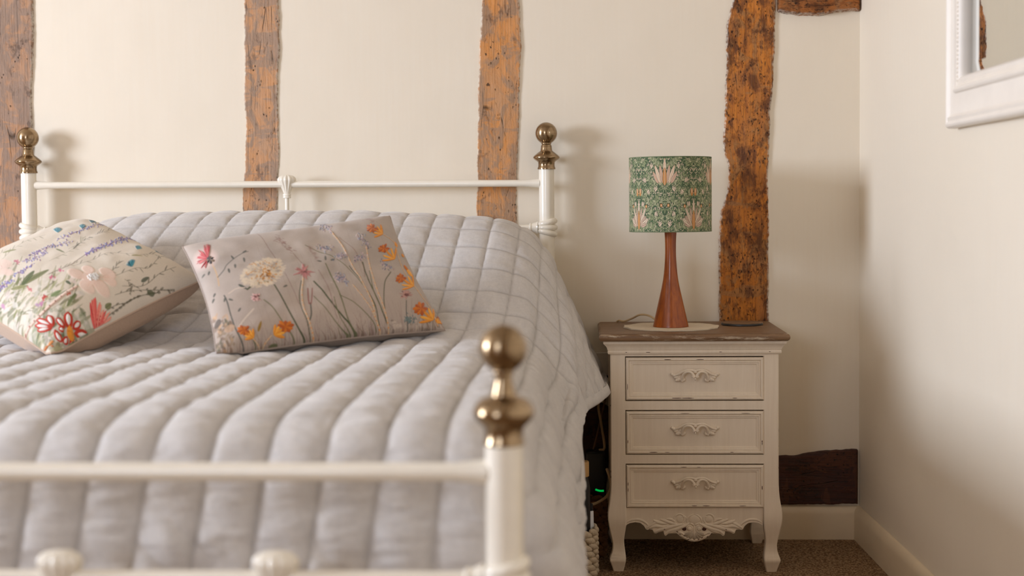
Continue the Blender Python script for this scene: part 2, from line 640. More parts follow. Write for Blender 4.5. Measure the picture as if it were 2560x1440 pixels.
for (p, q, r_, s_q) in ((a, b, z0, z0 + 0.05), (a, b, z1 - 0.05, z1), (a, a + 0.05, z0, z1), (b - 0.05, b, z0, z1)):
    m.box(LW - 0.16, LW - 0.11, p, q, r_, s_q)
tag(m.build('window_1', M_MIRFRAME, smooth=False), kind='structure')

# baseboards
prof = [(0.0, 0.0), (0.016, 0.0), (0.016, 0.066), (0.014, 0.076), (0.009, 0.083), (0.004, 0.086), (0.0, 0.0865)]
prof = [(a, b * 1.03) for a, b in prof]
m = MB()
n = len(prof)
vs = [(x, -a, z) for x in (LW, rwx(0) - 0.002) for a, z in prof]
m.add(vs, [(i, (i + 1) % n, (i + 1) % n + n, i + n) for i in range(n)] + [tuple(range(n)), tuple(range(2 * n - 1, n - 1, -1))])
tag(m.build('baseboard_back', M_TRIM, smooth=True, angle=30), kind='structure')
m = MB()
vs = [(rwx(y) - a, y, z) for y in (-0.0, FRONT) for a, z in prof]
m.add(vs, [(i, (i + 1) % n, (i + 1) % n + n, i + n) for i in range(n)] + [tuple(range(n)), tuple(range(2 * n - 1, n - 1, -1))])
tag(m.build('baseboard_right', M_TRIM, smooth=True, angle=30), kind='structure')

# ------------------------------------------------------------------ timbers
TIM = {
    'pale': m_timber('weathered_oak', lin(170, 130, 98), lin(182, 132, 90), lin(142, 120, 104), lin(92, 72, 58), 0.2, 0.9, seed=1.3),
    'mid': m_timber('worn_oak', lin(192, 146, 106), lin(202, 144, 92), lin(152, 130, 112), lin(96, 76, 62), 0.35, 0.8, seed=4.1),
    'orange': m_timber('orange_oak', lin(196, 140, 86), lin(214, 142, 70), lin(160, 130, 104), lin(104, 72, 48), 0.45, 0.75, seed=7.7),
    'dark': m_timber('pitted_oak', lin(164, 94, 28), lin(204, 126, 40), lin(160, 112, 64), lin(82, 42, 12), 0.9, 0.35, seed=2.9, stain=0.8),
    'lintel': m_timber('pitted_lintel_oak', lin(132, 74, 26), lin(176, 106, 46), lin(150, 104, 64), lin(64, 32, 10), 0.9, 0.25, True, seed=5.2, stain=0.8),
    'sill': m_timber('dark_sill_oak', lin(40, 13, 6), lin(72, 28, 11), lin(86, 46, 22), lin(12, 5, 3), 0.6, 0.0, True, edge=False, seed=8.8, spec=0.5),
}


def timber(name, left, right, mat, label, horiz=False, seed=0, thick=0.004):
    """upright timber in the wall between two hand-traced edges (wall-plane points x, z)"""
    if not horiz:
        z0 = max(left[-1][1], right[-1][1]); z1 = min(left[0][1], right[0][1])
        R = int(abs(z1 - z0) / 0.0028); K = 44
        z = np.linspace(z1, z0, R)
        la = np.array(left)[::-1]; ra = np.array(right)[::-1]
        xl = np.interp(z, la[:, 1], la[:, 0]); xr = np.interp(z, ra[:, 1], ra[:, 0])
        k = np.ones(5) / 5
        jl = fbm(z * 22, z * 0, seed, 3) * 0.0034 + fbm(z * 210, z * 0 + 3, seed, 2) * 0.0015 + 0.0022 * np.maximum(0, fbm(z * 60, z * 0 + 5, seed, 2) - 0.12)
        jr = fbm(z * 22, z * 0 + 9, seed, 3) * 0.0034 + fbm(z * 210, z * 0 + 12, seed, 2) * 0.0015
        xl, xr = xl + jl, xr + jr
        s = np.linspace(0, 1, K)[None, :]
        s = 0.5 - 0.5 * np.cos(np.pi * s) * (0.35) - 0.65 * (0.5 - s)
        s = (s - s.min()) / (s.max() - s.min())
        X = xl[:, None] * (1 - s) + xr[:, None] * s
        Z = z[:, None] + 0 * s
    else:
        x0, x1 = left[0][0], left[-1][0]
        R = int(abs(x1 - x0) / 0.004); K = 44
        x = np.linspace(x0, x1, R)
        la, ra = np.array(left), np.array(right)
        zl = np.interp(x, la[:, 0], la[:, 1]) + fbm(x * 30, x * 0, seed, 3) * 0.004
        zr = np.interp(x, ra[:, 0], ra[:, 1]) + fbm(x * 30, x * 0 + 8, seed, 3) * 0.004 + fbm(x * 120, x * 0 + 8, seed, 2) * 0.0015
        s = np.linspace(0, 1, K)[None, :]
        Z = zl[:, None] * (1 - s) + zr[:, None] * s
        X = x[:, None] + 0 * s
    d = np.minimum(s, 1 - s) * 2
    dm = np.minimum(s, 1 - s) + 0 * X
    width = np.hypot(X[:, -1] - X[:, 0], Z[:, -1] - Z[:, 0])[:, None]
    dist = dm * width
    body = thick * sstep(0.0, 0.004, dist)
    rel = fbm(X * 14, Z * 7 if not horiz else Z * 14, seed + 3, 4) * 0.002 + fbm(X * 60, Z * 12, seed + 5, 3) * 0.001
    Y = -0.001 - body - rel * sstep(0.0, 0.01, dist)
    Y = np.minimum(Y, -0.0005)
    Y[:, 0] = 0.004; Y[:, -1] = 0.004; Y[0, :] = 0.004; Y[-1, :] = 0.004
    edge = 1 - sstep(0.001, 0.0065, dist)
    me = grid_mesh(name, np.stack([X, Y, Z], -1), extra={'edge': edge})
    o = link(name, me, mat)
    return tag(o, label, 'beam')


def wp(pts, y=-0.01):
    out = []
    for p in pts:
        v = W(p[0], p[1], y)
        out.append((v.x, v.z))
    return out


def ext_top(l, z): return [(l[0][0], z)] + l
def ext_bot(l, z): return l + [(l[-1][0], z)]


TOPZ, LOWZ = CEIL - 0.003, 0.10
b1l = wp([(-62, 0), (-66, 200), (-60, 420), (-64, 600)]); b1r = wp([(80, 0), (81, 60), (78, 160), (77, 230), (79, 330), (80, 450), (77, 600)])
b2l = wp([(608, 0), (607, 60), (606, 100), (609, 180), (608, 240), (610, 300), (611, 380), (608, 440), (604, 480), (605, 560)])
b2r = wp([(697, 0), (698, 80), (700, 120), (698, 150), (694, 190), (693, 230), (696, 300), (697, 400), (694, 460), (692, 560)])
b3l = wp([(1203, 0), (1201, 60), (1197, 120), (1194, 200), (1192, 300), (1191, 400), (1191, 460), (1188, 570)])
b3r = wp([(1299, 0), (1304, 90), (1304, 120), (1299, 170), (1301, 220), (1298, 300), (1296, 390), (1293, 450), (1291, 500), (1294, 570)])
b4l = wp([(1832, 0), (1817, 60), (1815, 150), (1811, 290), (1808, 370), (1814, 395), (1822, 430), (1820, 470), (1814, 495), (1801, 530), (1798, 600), (1797, 700), (1797, 830)])
b4r = wp([(1942, 0), (1940, 60), (1938, 150), (1930, 250), (1925, 330), (1922, 430), (1923, 560), (1922, 700), (1922, 830)])
for (l, r_, mt, lab, sd) in (
    (b1l, b1r, 'pale', 'grey-brown weathered oak post at the left edge, behind the far-left bed finial', 11),
    (b2l, b2r, 'mid', 'pale brown oak wall post just left of the scallop in the headboard rail', 23),
    (b3l, b3r, 'orange', 'orange-streaked oak wall post between the scallop and the right headboard finial', 31),
    (b4l, b4r, 'dark', 'dark pitted crooked oak wall post right of the green lampshade', 47)):
    l = ext_bot(ext_top(l, TOPZ), LOWZ); r_ = ext_bot(ext_top(r_, TOPZ), LOWZ)
    timber('timber_post', l, r_, TIM[mt], lab, seed=sd)
lb = wp([(1944, 31), (1962, 32), (1990, 38), (2050, 41), (2090, 32), (2138, 28)])
lb[-1] = (rwx(0) - 0.001, lb[-1][1])
timber('timber_lintel', [(p[0], p[1] + 0.17) for p in lb], lb, TIM['lintel'], 'short horizontal oak timber above the alcove, against the right wall', True, 53, 0.02)
st = wp([(1395, 985), (1480, 990), (1560, 1040), (1700, 1120), (1850, 1138), (1945, 1139), (1985, 1140), (2030, 1131), (2070, 1126), (2138, 1122)])
sb = wp([(1395, 1266), (1480, 1266), (1560, 1266), (1700, 1266), (1850, 1266), (1945, 1267), (1985, 1267), (2030, 1267), (2070, 1267), (2138, 1267)])
st[-1] = (rwx(0) - 0.002, st[-1][1]); sb[-1] = (rwx(0) - 0.002, sb[-1][1])
timber('timber_sill', st, [(a, 0.0905) for a, b in sb], TIM['sill'], 'very dark horizontal sill timber low on the wall behind the cabinet', True, 61, 0.010)

# ------------------------------------------------------------------ bed frame
HX0, HX1, HY, FY = W(72, 460, -0.052).x, W(1366.5, 460, -0.052).x, -0.052, -2.095
bed = empty('bed_frame', (-0.7775, -1.1, 0), 'cream metal bedstead with antique brass ball finials', 'bed')


def finial(x, y, z0, head, parent):
    """z0 is the top of the post tube"""
    if head:
        ballc, R, neck = 0.0925, 0.0288, [(0.0125, 0.0655), (0.0118, 0.063), (0.0140, 0.060), (0.0150, 0.050), (0.0160, 0.046), (0.022, 0.042), (0.0295, 0.036)]
    else:
        ballc, R, neck = 0.1165, 0.0298, [(0.0125, 0.088), (0.0110, 0.083), (0.0108, 0.077), (0.0130, 0.069), (0.0148, 0.062), (0.0160, 0.0585), (0.022, 0.0565), (0.029, 0.0530), (0.0345, 0.0475), (0.0372, 0.0420)]
    low = [(0.0338, 0.032), (0.0350, 0.0295), (0.0352, 0.028), (0.0335, 0.0255), (0.030, 0.022), (0.0245, 0.0185), (0.0222, 0.016), (0.0215, 0.010), (0.0222, 0.004), (0.0238, 0.001), (0.0238, -0.002), (0.0215, -0.003)]
    if not head:
        low = [(0.0380, 0.0385), (0.0382, 0.0370), (0.0374, 0.0345), (0.0345, 0.0290), (0.0295, 0.0235), (0.0258, 0.0200), (0.0240, 0.0170), (0.0235, 0.0100), (0.0242, 0.004), (0.0256, 0.001), (0.0256, -0.002), (0.0240, -0.003)]
    ball = []
    for i in range(26):
        th = math.pi * i / 25 * 0.845
        ball.append((max(R * math.sin(th), 0.0004), ballc + R * math.cos(th)))
    rz = ball[-1]
    prof = ball + [(rz[0] * 0.97, rz[1] - 0.001), (rz[0] * 1.02, rz[1] - 0.0025)] + neck + low
    m = MB(); m.lathe(prof[::-1], (x, y, z0), 56)
    return m.build('finial', M_BRASS, parent, angle=50)


def post(x, y, ztop, r, head):
    m = MB(); m.lathe([(r, 0.0), (r, ztop - 0.001)], (x, y, 0), 40)
    p = m.build('post', M_METAL, bed)
    finial(x, y, ztop, head, p)
    return p


ZPH = W(1367, 421, HY).z
ZPH2 = W(72, 431, HY).z
post(HX1, HY, ZPH, 0.0202, True)
post(HX0, HY, ZPH2, 0.0202, True)
ZPF = W(1257, 1106, FY).z
FX0, FX1 = HX0, -0.1015
post(FX1, FY, ZPF, 0.0235, False)
post(FX0, FY, ZPF, 0.0235, False)


def rail(x0, x1, y, z0, z1, r, name='rail'):
    m = MB()
    pts = [(x0 + (x1 - x0) * t, y, z0 + (z1 - z0) * t) for t in (0, .03, .5, .97, 1)]
    m.tube(pts, [r * 1.35, r, r, r, r * 1.35], 24)
    return m.build(name, M_METAL, bed)


zh0, zh1 = W(100, 463.5, HY).z, W(1345, 458, HY).z
rail(HX0 + 0.018, HX1 - 0.018, HY, zh0, zh1, 0.0092, 'headboard_rail')
zl = W(1320, 569, HY).z
rail(HX0 + 0.018, HX1 - 0.018, HY, zl, zl, 0.0075, 'headboard_rail')
zf = W(600, 1180, FY).z
rail(FX0 + 0.02, FX1 - 0.02, FY, W(60, 1180, FY).z, W(1180, 1180, FY).z, 0.0118, 'footboard_rail')
zfl = W(900, 1446, FY).z
rail(FX0 + 0.02, FX1 - 0.02, FY, zfl, zfl, 0.0095, 'footboard_rail')
rail(FX0 + 0.02, FX1 - 0.02, FY, 0.2, 0.2, 0.0095, 'footboard_rail')


def scallop(x, y, z, s, flip=1):
    """fluted shell fan at the meeting of rail and spindle; z is the rail height"""
    prof = [(0.0085, -0.036), (0.0105, -0.035), (0.0108, -0.031), (0.0092, -0.030), (0.0108, -0.029), (0.0108, -0.025), (0.0090, -0.024),
            (0.0105, -0.018), (0.0145, -0.008), (0.0195, 0.002), (0.0228, 0.0085), (0.0240, 0.0125), (0.0234, 0.0165), (0.0205, 0.0205), (0.0155, 0.0238), (0.009, 0.0258), (0.0008, 0.0266)]
    P = np.array(prof)
    P = np.vstack([smooth_curve(P[i:j], 24) for i, j in ((0, 7), (6, 17))])
    m = MB(); n = 72
    vs, fs = [], []
    for r, zz in P:
        amp = 0.10 * float(sstep(-0.024, -0.008, np.array(zz)))
        for k in range(n):
            a = 2 * math.pi * k / n
            rr = max(r, 0.0005) * (1 - amp + amp * 1.6 * abs(math.cos(6 * a)))
            vs.append((x + rr * math.cos(a) * s, y + rr * math.sin(a) * s * 0.72, z + zz * s * flip))
    for j in range(len(P) - 1):
        for k in range(n):
            k2 = (k + 1) % n
            fs.append((j * n + k, j * n + k2, (j + 1) * n + k2, (j + 1) * n + k))
    fs.append(tuple(range(n))); fs.append(tuple((len(P) - 1) * n + k for k in range(n)))
    m.add(vs, fs)
    return m.build('scallop', M_METAL, bed, angle=60)


cxh = W(717, 462, HY).x
scallop(cxh, HY, W(717, 462, HY).z, 1.0)
m = MB(); m.tube([(cxh, HY, zh0 - 0.03), (cxh, HY, zl)], 0.0056, 16); m.build('spindle', M_METAL, bed)
xa, xb = W(150, 1445, FY).x, W(690, 1445, FY).x
stp = (xb - xa)
for xs in (xb, xa, xa - stp, xa - 2 * stp):
    if xs > HX0 + 0.05:
        scallop(xs, FY, zfl + 0.004, 1.18)
        m = MB(); m.tube([(xs, FY, zfl - 0.03), (xs, FY, 0.2)], 0.0062, 16); m.build('spindle', M_METAL, bed)


def knuckle(x, y, z, sgn, R, s=1.0):
    """three cast bands hugging the post where the lower rail meets it"""
    m = MB()
    for k in (-1, 0, 1):
        rot = Matrix.Rotation(-sgn * k * 0.26, 3, 'Y')
        m.torus((x + sgn * 0.001, y, z + k * 0.0125 * s), R * 0.98, 0.0082 * s, rot, 40, 14)
    m.tube([(x - sgn * (R + 0.004), y, z), (x - sgn * (R + 0.010), y, z), (x - sgn * (R + 0.022), y, z)], [0.017 * s, 0.0135 * s, 0.0105 * s], 20)
    m.torus((x - sgn * (R + 0.023), y, z), 0.0085 * s, 0.004 * s, Matrix.Rotation(math.pi / 2, 3, 'Y'), 24, 10)
    return m.build('knuckle', M_METAL, bed, angle=60)


knuckle(HX1, HY, zl, 1, 0.0202)
knuckle(HX0, HY, zl, -1, 0.0202)
knuckle(FX1, FY, zfl + 0.002, 1, 0.0235, 1.05)
knuckle(FX0, FY, zfl + 0.002, -1, 0.0235, 1.05)
for x in (HX0 + 0.012, HX1 - 0.012):
    m = MB(); m.box(x - 0.012, x + 0.012, FY + 0.02, HY - 0.02, 0.27, 0.32); m.build('side_rail', M_METAL, bed, smooth=False, bevel=0.003)
for i in range(12):
    y = FY + 0.12 + i * 0.16
    m = MB(); m.box(HX0 + 0.02, HX1 - 0.02, y, y + 0.06, 0.318, 0.33); m.build('slat', M_TRIM, bed, smooth=False)
m = MB(); m.box(-1.40, -0.155, -1.90, -0.16, 0.331, 0.555)
tag(m.build('mattress', m_plain('mattress_ticking', lin(210, 204, 196), 0.9), bevel=0.03, seg=3), 'mattress under the grey quilted bedspread', 'mattress')

# ------------------------------------------------------------------ bedspread
CX = -0.7775
prof_y = np.array([-0.086, -0.12, -0.18, -0.25, -0.31, -0.37, -0.43, -0.49, -0.55, -0.61, -0.67, -0.74, -0.85, -1.1, -1.5, -1.70, -1.78, -1.83, -1.87])
prof_z = np.array([0.790, 0.836, 0.866, 0.880, 0.884, 0.878, 0.858, 0.822, 0.775, 0.722, 0.672, 0.632, 0.606, 0.600, 0.600, 0.600, 0.597, 0.592, 0.584])
# dense profile through the head-to-foot line, then the rounded foot edge and the drop
tt = np.linspace(0, len(prof_y) - 1, 900)
PR = cr(np.stack([prof_y, prof_z], -1), tt)
seg = np.hypot(*np.diff(PR, axis=0).T)
sarc = np.concatenate([[0], np.cumsum(seg)])
T_EDGE = sarc[-1]
nr_ = int(T_EDGE / 0.0037)
Tn = np.linspace(0, T_EDGE, nr_)
RY, RZ = np.interp(Tn, sarc, PR[:, 0]), np.interp(Tn, sarc, PR[:, 1])
Hc = np.array([(CX, .885), (-.5, .883), (-.275, .871), (-.207, .862), (-.149, .840), (-.12, .815), (-.0855, .769), (-.061, .706), (-.037, .65), (-.003, .565), (.036, .477), (.050, .44)])
Fc = np.array([(CX, .60), (-.5, .60), (-.30, .60), (-.2, .598), (-.14, .590), (-.112, .575), (-.092, .545), (-.076, .505), (-.060, .465), (-.042, .42), (-.026, .38), (-.012, .325)])
Kc = 340
fine_t = np.linspace(0, 11, 3000)
Fs = cr(Fc, fine_t)
a_ = np.concatenate([[0], np.cumsum(np.hypot(*np.diff(Fs, axis=0).T))])
tcol = np.interp(np.linspace(0, a_[-1], Kc), a_, fine_t)
Hs, Fs = cr(Hc, tcol), cr(Fc, tcol)
wz = (RZ - 0.60) / 0.285
wside = sstep(-1.15, -0.74, RY)                       # side panel lifted by the pillows
wflare = sstep(-0.80, -0.38, RY)
topness = sstep(0.44, 0.56, Fs[:, 1])[None, :]
hemness = sstep(0.46, 0.36, Fs[:, 1])[None, :]
wmid = sstep(-0.95, -0.45, RY)
wv = wz[:, None] * topness * (1 - hemness) + wmid[:, None] * (1 - topness) * (1 - hemness) + wside[:, None] * hemness
wx = (sstep(-1.0, -0.38, RY)[:, None] * (1 - hemness) + wflare[:, None] * hemness) * sstep(-0.35, -0.1, Fs[:, 0])[None, :]
X = Fs[None, :, 0] * (1 - wx) + Hs[None, :, 0] * wx
Z = Fs[None, :, 1] + (Hs[None, :, 1] - Fs[None, :, 1]) * wv
Y = RY[:, None] + 0 * X
S = np.concatenate([np.zeros((nr_, 1)), np.cumsum(np.hypot(np.diff(X, axis=1), np.diff(Z, axis=1)), axis=1)], 1)


def mir(A, neg=False, X_=False):
    L_ = A[:, :0:-1]
    if X_: L_ = 2 * CX - L_
    if neg: L_ = -L_
    return np.concatenate([L_, A], 1)


SP = 0.0805
seam_ref = W(675, 1150, -1.90).x - CX


def dseam(q, sp):
    f = q / sp
    return np.abs(f - np.round(f)) * sp


def quilt(Xf, Yf, Zf, Sf, Tf, front, side_t):
    """quilting, gathers and slack folds over a base surface; front = distance hung over the foot edge"""
    hd = sstep(-0.95, -0.35, Yf)
    Xf = Xf + np.sign(Xf - CX) * side_t * 0.008 * fbm(Yf * 7 + Zf * 3, Zf * 2.2, 77, 2)
    Sq = (Sf - seam_ref) * (1 + 0.15 * hd) - 0.085 * hd + 0.004 * fbm(Yf * 4, Xf * 4, 5, 2)
    Tq = Tf + 0.004 * fbm(Yf * 4, Xf * 4, 15, 2)
    ds, dt = dseam(Sq, SP), dseam(Tq, 0.078)
    wt = 0.22 + 0.78 * sstep(-1.25, -0.75, Yf)
    wt = wt * (1 - 0.5 * sstep(0, 0.03, front))
    wt = np.maximum(wt, 0.8 * side_t)
    gs = 0.72 * (1 - np.exp(-(ds / 0.010))) + 0.28 * (1 - np.exp(-(ds / 0.0028)))
    gt = 0.65 * (1 - np.exp(-(dt / 0.009))) + 0.35 * (1 - np.exp(-(dt / 0.0028)))
    amp = 0.0082 * (1 - 0.42 * hd)
    Hq = amp * gs * (1 - wt + wt * gt)
    Hq = Hq + 0.0040 * (1 - 0.55 * hd) * np.sin(np.pi * np.clip(ds / (SP / 2), 0, 1) / 2) * (1 - 0.4 * wt)
    ga = fbm(Sq * 13, Tq * 48, 31, 3) * (0.0058 - 0.0046 * hd) + fbm(Sq * 9 + Tq * 12, Tq * 30 - Sq * 10, 37, 3) * (0.0030 - 0.001 * hd)
    Hq = Hq + ga * np.minimum(1, ds / 0.012) * (1 - 0.6 * side_t)
    dg = fbm((Xf * 1.0 + Zf * 1.1) * 13, (Xf - Zf) * 4, 41, 2)
    Hq = Hq + 0.024 * np.abs(dg) * sstep(0.10, 0.22, front) * sstep(-0.95, -0.5, Xf) * sstep(-0.13, -0.22, Xf)
    Hq = Hq + side_t * 0.007 * fbm(Yf * 16 + Zf * 9, Zf * 5, 43, 3)
    P = np.stack([Xf, Yf, Zf], -1)
    n_ = np.cross(np.gradient(P, axis=0), np.gradient(P, axis=1))
    n_ /= np.linalg.norm(n_, axis=2, keepdims=True) + 1e-12
    seam = np.clip(np.exp(-ds / 0.0020) + np.exp(-dt / 0.0020) * wt, 0, 1)
    return P, n_, Hq, seam


def fix(n_, ref):
    return n_ if (n_[n_.shape[0] // 2, n_.shape[1] // 2] @ np.array(ref)) > 0 else -n_


Xf, Zf, Yf, Sf = mir(X, X_=True), mir(Z), mir(Y), mir(S, neg=True)
Zf = Zf - 0.035 * sstep(-1.05, -1.5, Xf) * wz[:, None]
Zf = Zf + 0.006 * fbm(Xf * 3, Yf * 3, 71, 3) * sstep(-1.87, -1.75, Yf)
Tf = Tn[:, None] + 0 * Xf
side_main = sstep(0.58, 0.50, Zf) * sstep(-1.87, -1.80, Yf)
base_surface, N, Hq, seam = quilt(Xf, Yf, Zf, Sf, Tf, 0 * Xf, side_main)
N = fix(N, (0, 0, 1))
Pq = base_surface + N * Hq[..., None]
parts_ = [(Pq, seam, base_surface - N * 0.014)]
# front panel hanging inside the footboard
ic = int(np.argmin(np.abs(Fs[:, 0] + 0.14)))
xc = Fs[ic, 0]
prof_o, prof_d = Fs[ic:, 0] - xc, Fs[ic, 1] - Fs[ic:, 1]
prof_f = np.minimum(prof_o, 0.052 + 0.25 * np.maximum(0, prof_o - 0.052))
farc = np.concatenate([[0], np.cumsum(np.hypot(np.diff(prof_o), np.diff(prof_d)))])
Kf = Xf.shape[1]; c0, c1 = Kc - 1 - ic, Kc - 1 + ic
ye = RY[-1]
FX = np.repeat(Xf[-1:, c0:c1 + 1], len(farc), 0); FZ = Zf[-1:, c0:c1 + 1] - prof_d[:, None]
FYY = ye - prof_f[:, None] + 0 * FX
FS = np.repeat(Sf[-1:, c0:c1 + 1], len(farc), 0); FT = T_EDGE + farc[:, None] + 0 * FX
FXs = FX - 0.13 * np.maximum(0, farc[:, None] - 0.03) * sstep(xc, xc - 0.10, FX)
Pb, Nf, Hf, sf = quilt(FXs, FYY, FZ, FS, FT, farc[:, None] + 0 * FX, 0 * FX)
Nf = fix(Nf, (0, -1, 0.2))
Pf = Pb + Nf * Hf[..., None]
Pf = Pf + (Pq[-1:, c0:c1 + 1] - Pf[:1]) * np.exp(-farc / 0.03)[:, None, None]      # sewn on without a gap
parts_.append((Pf, sf, Pb - Nf * 0.014))
# the two foot corners, the cloth turned round the mattress corner
for sg in (1, -1):
    th_ = np.linspace(0, math.pi / 2, 30)[:, None]
    off_ = prof_o[None, :] * np.cos(th_) ** 2 + prof_f[None, :] * np.sin(th_) ** 2
    CXx = (xc if sg > 0 else 2 * CX - xc) + sg * off_ * np.cos(th_)
    CYy = ye - off_ * np.sin(th_)
    CZ = Z[-1:, ic:] * np.cos(th_) ** 2 + (Z[-1, ic] - prof_d[None, :]) * np.sin(th_) ** 2 - 0.006 * np.sin(th_ * 2) * (farc[None, :] / farc[-1])
    CS = sg * (S[-1, ic] + farc[None, :]) + 0 * th_
    CT = T_EDGE + th_ * 0.05 + 0 * off_
    fold = np.maximum(0, np.sin(th_ * 2)) ** 4 * sstep(0.16, 0.28, farc[None, :]) * 0.05      # slack tucked in at the corner
    CXx = CXx - sg * fold * 0.7; CYy = CYy + fold * 0.7
    Pb, Nc, Hc_, s_c = quilt(CXx, CYy, CZ, CS, CT, farc[None, :] * np.sin(th_), 0 * CXx)
    Nc = fix(Nc, (sg * 0.5, -0.5, 0.3))
    Hc_ = Hc_ * (1 - 0.6 * np.sin(2 * th_))
    Pc = Pb + Nc * Hc_[..., None]
    e0 = Pq[-1, Kc - 1 + ic:] if sg > 0 else Pq[-1, Kc - 1 - ic::-1]
    e1 = Pf[:, -1] if sg > 0 else Pf[:, 0]
    tt_ = (th_ / (math.pi / 2))[..., None]
    Pc = Pc + (1 - tt_) ** 2 * (e0 - Pc[0])[None] + tt_ ** 2 * (e1 - Pc[-1])[None]
    parts_.append((Pc, s_c * 0, Pb - Nc * 0.014))


def join_grids(name, grids, seams=None):
    V, Q, A_ = [], [], []
    n0 = 0
    for k, G in enumerate(grids):
        R_, K_ = G.shape[:2]
        idx = np.arange(R_ * K_).reshape(R_, K_) + n0
        V.append(G.reshape(-1, 3))
        Q.append(np.stack([idx[:-1, :-1], idx[:-1, 1:], idx[1:, 1:], idx[1:, :-1]], -1).reshape(-1, 4))
        if seams: A_.append(seams[k].reshape(-1))
        n0 += R_ * K_
    V, Q = np.vstack(V), np.vstack(Q)
    me = bpy.data.meshes.new(name)
    me.vertices.add(len(V)); me.vertices.foreach_set('co', V.astype(np.float32).ravel())
    me.loops.add(len(Q) * 4); me.loops.foreach_set('vertex_index', Q.astype(np.int32).ravel())
    me.polygons.add(len(Q))
    me.polygons.foreach_set('loop_start', (np.arange(len(Q)) * 4).astype(np.int32))
    me.polygons.foreach_set('loop_total', np.full(len(Q), 4, np.int32))
    if seams:
        at = me.attributes.new('seam', 'FLOAT', 'POINT'); at.data.foreach_set('value', np.concatenate(A_).astype(np.float32))
    me.update()
    bm = bmesh.new(); bm.from_mesh(me)
    bmesh.ops.remove_doubles(bm, verts=[v for v in bm.verts if v.is_boundary], dist=0.0016)
    bmesh.ops.recalc_face_normals(bm, faces=bm.faces)
    bm.to_mesh(me); bm.free()
    me.polygons.foreach_set('use_smooth', np.ones(len(me.polygons), bool))
    return me


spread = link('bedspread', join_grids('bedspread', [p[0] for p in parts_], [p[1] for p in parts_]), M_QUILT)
tag(spread, 'pale grey quilted bedspread draped over the bed and its pillows', 'bedspread')
link('lining', join_grids('lining', [np.concatenate([p[2][::6], p[2][-1:]], 0)[:, np.unique(np.r_[0:p[2].shape[1]:6, p[2].shape[1] - 1])] for p in parts_]), M_QUILT, spread)
rows = np.arange(0, nr_, 3)
for c_ in (-1, 0):
    path = base_surface[rows, c_] + N[rows, c_] * 0.002
    tv = base_surface[rows, c_] - base_surface[rows, c_ - 4 if c_ == -1 else 4]
    tv /= np.linalg.norm(tv, axis=1, keepdims=True)
    nn = N[rows, c_]
    prof_b = [(-0.022, 0.0045), (-0.012, 0.007), (0.0, 0.006), (0.004, 0.0), (0.0, -0.005), (-0.022, -0.004)]
    G = np.stack([path + tv * a + nn * b for a, b in prof_b] + [path + tv * prof_b[0][0] + nn * prof_b[0][1]], 1)
    link('hem_binding', grid_mesh('hem_binding', G), M_QUILT, spread)

# height of the cloth under a point, for whatever rests on it
gx = np.linspace(-1.5, -0.05, 291); gy = np.linspace(-2.0, -0.09, 377)
zmap = np.full((377, 291), -1.0)
top_ok = (Tf < T_EDGE + 1)
ix = np.clip(((Pq[..., 0] - gx[0]) / (gx[1] - gx[0])).round().astype(int), 0, 290)
iy = np.clip(((Pq[..., 1] - gy[0]) / (gy[1] - gy[0])).round().astype(int), 0, 376)
np.maximum.at(zmap, (iy[top_ok], ix[top_ok]), Pq[..., 2][top_ok])
for _ in range(3):
    sh = np.max([np.roll(zmap, s, a) for s in (-1, 1) for a in (0, 1)], 0)
    zmap = np.where(zmap < 0, sh, zmap)


def cloth_z(x, y):
    fx = np.clip((x - gx[0]) / (gx[1] - gx[0]), 0, 289.99); fy = np.clip((y - gy[0]) / (gy[1] - gy[0]), 0, 375.99)
    i, j = fx.astype(int), fy.astype(int)
    a, b = fx - i, fy - j
    return (zmap[j, i] * (1 - a) + zmap[j, i + 1] * a) * (1 - b) + (zmap[j + 1, i] * (1 - a) + zmap[j + 1, i + 1] * a) * b


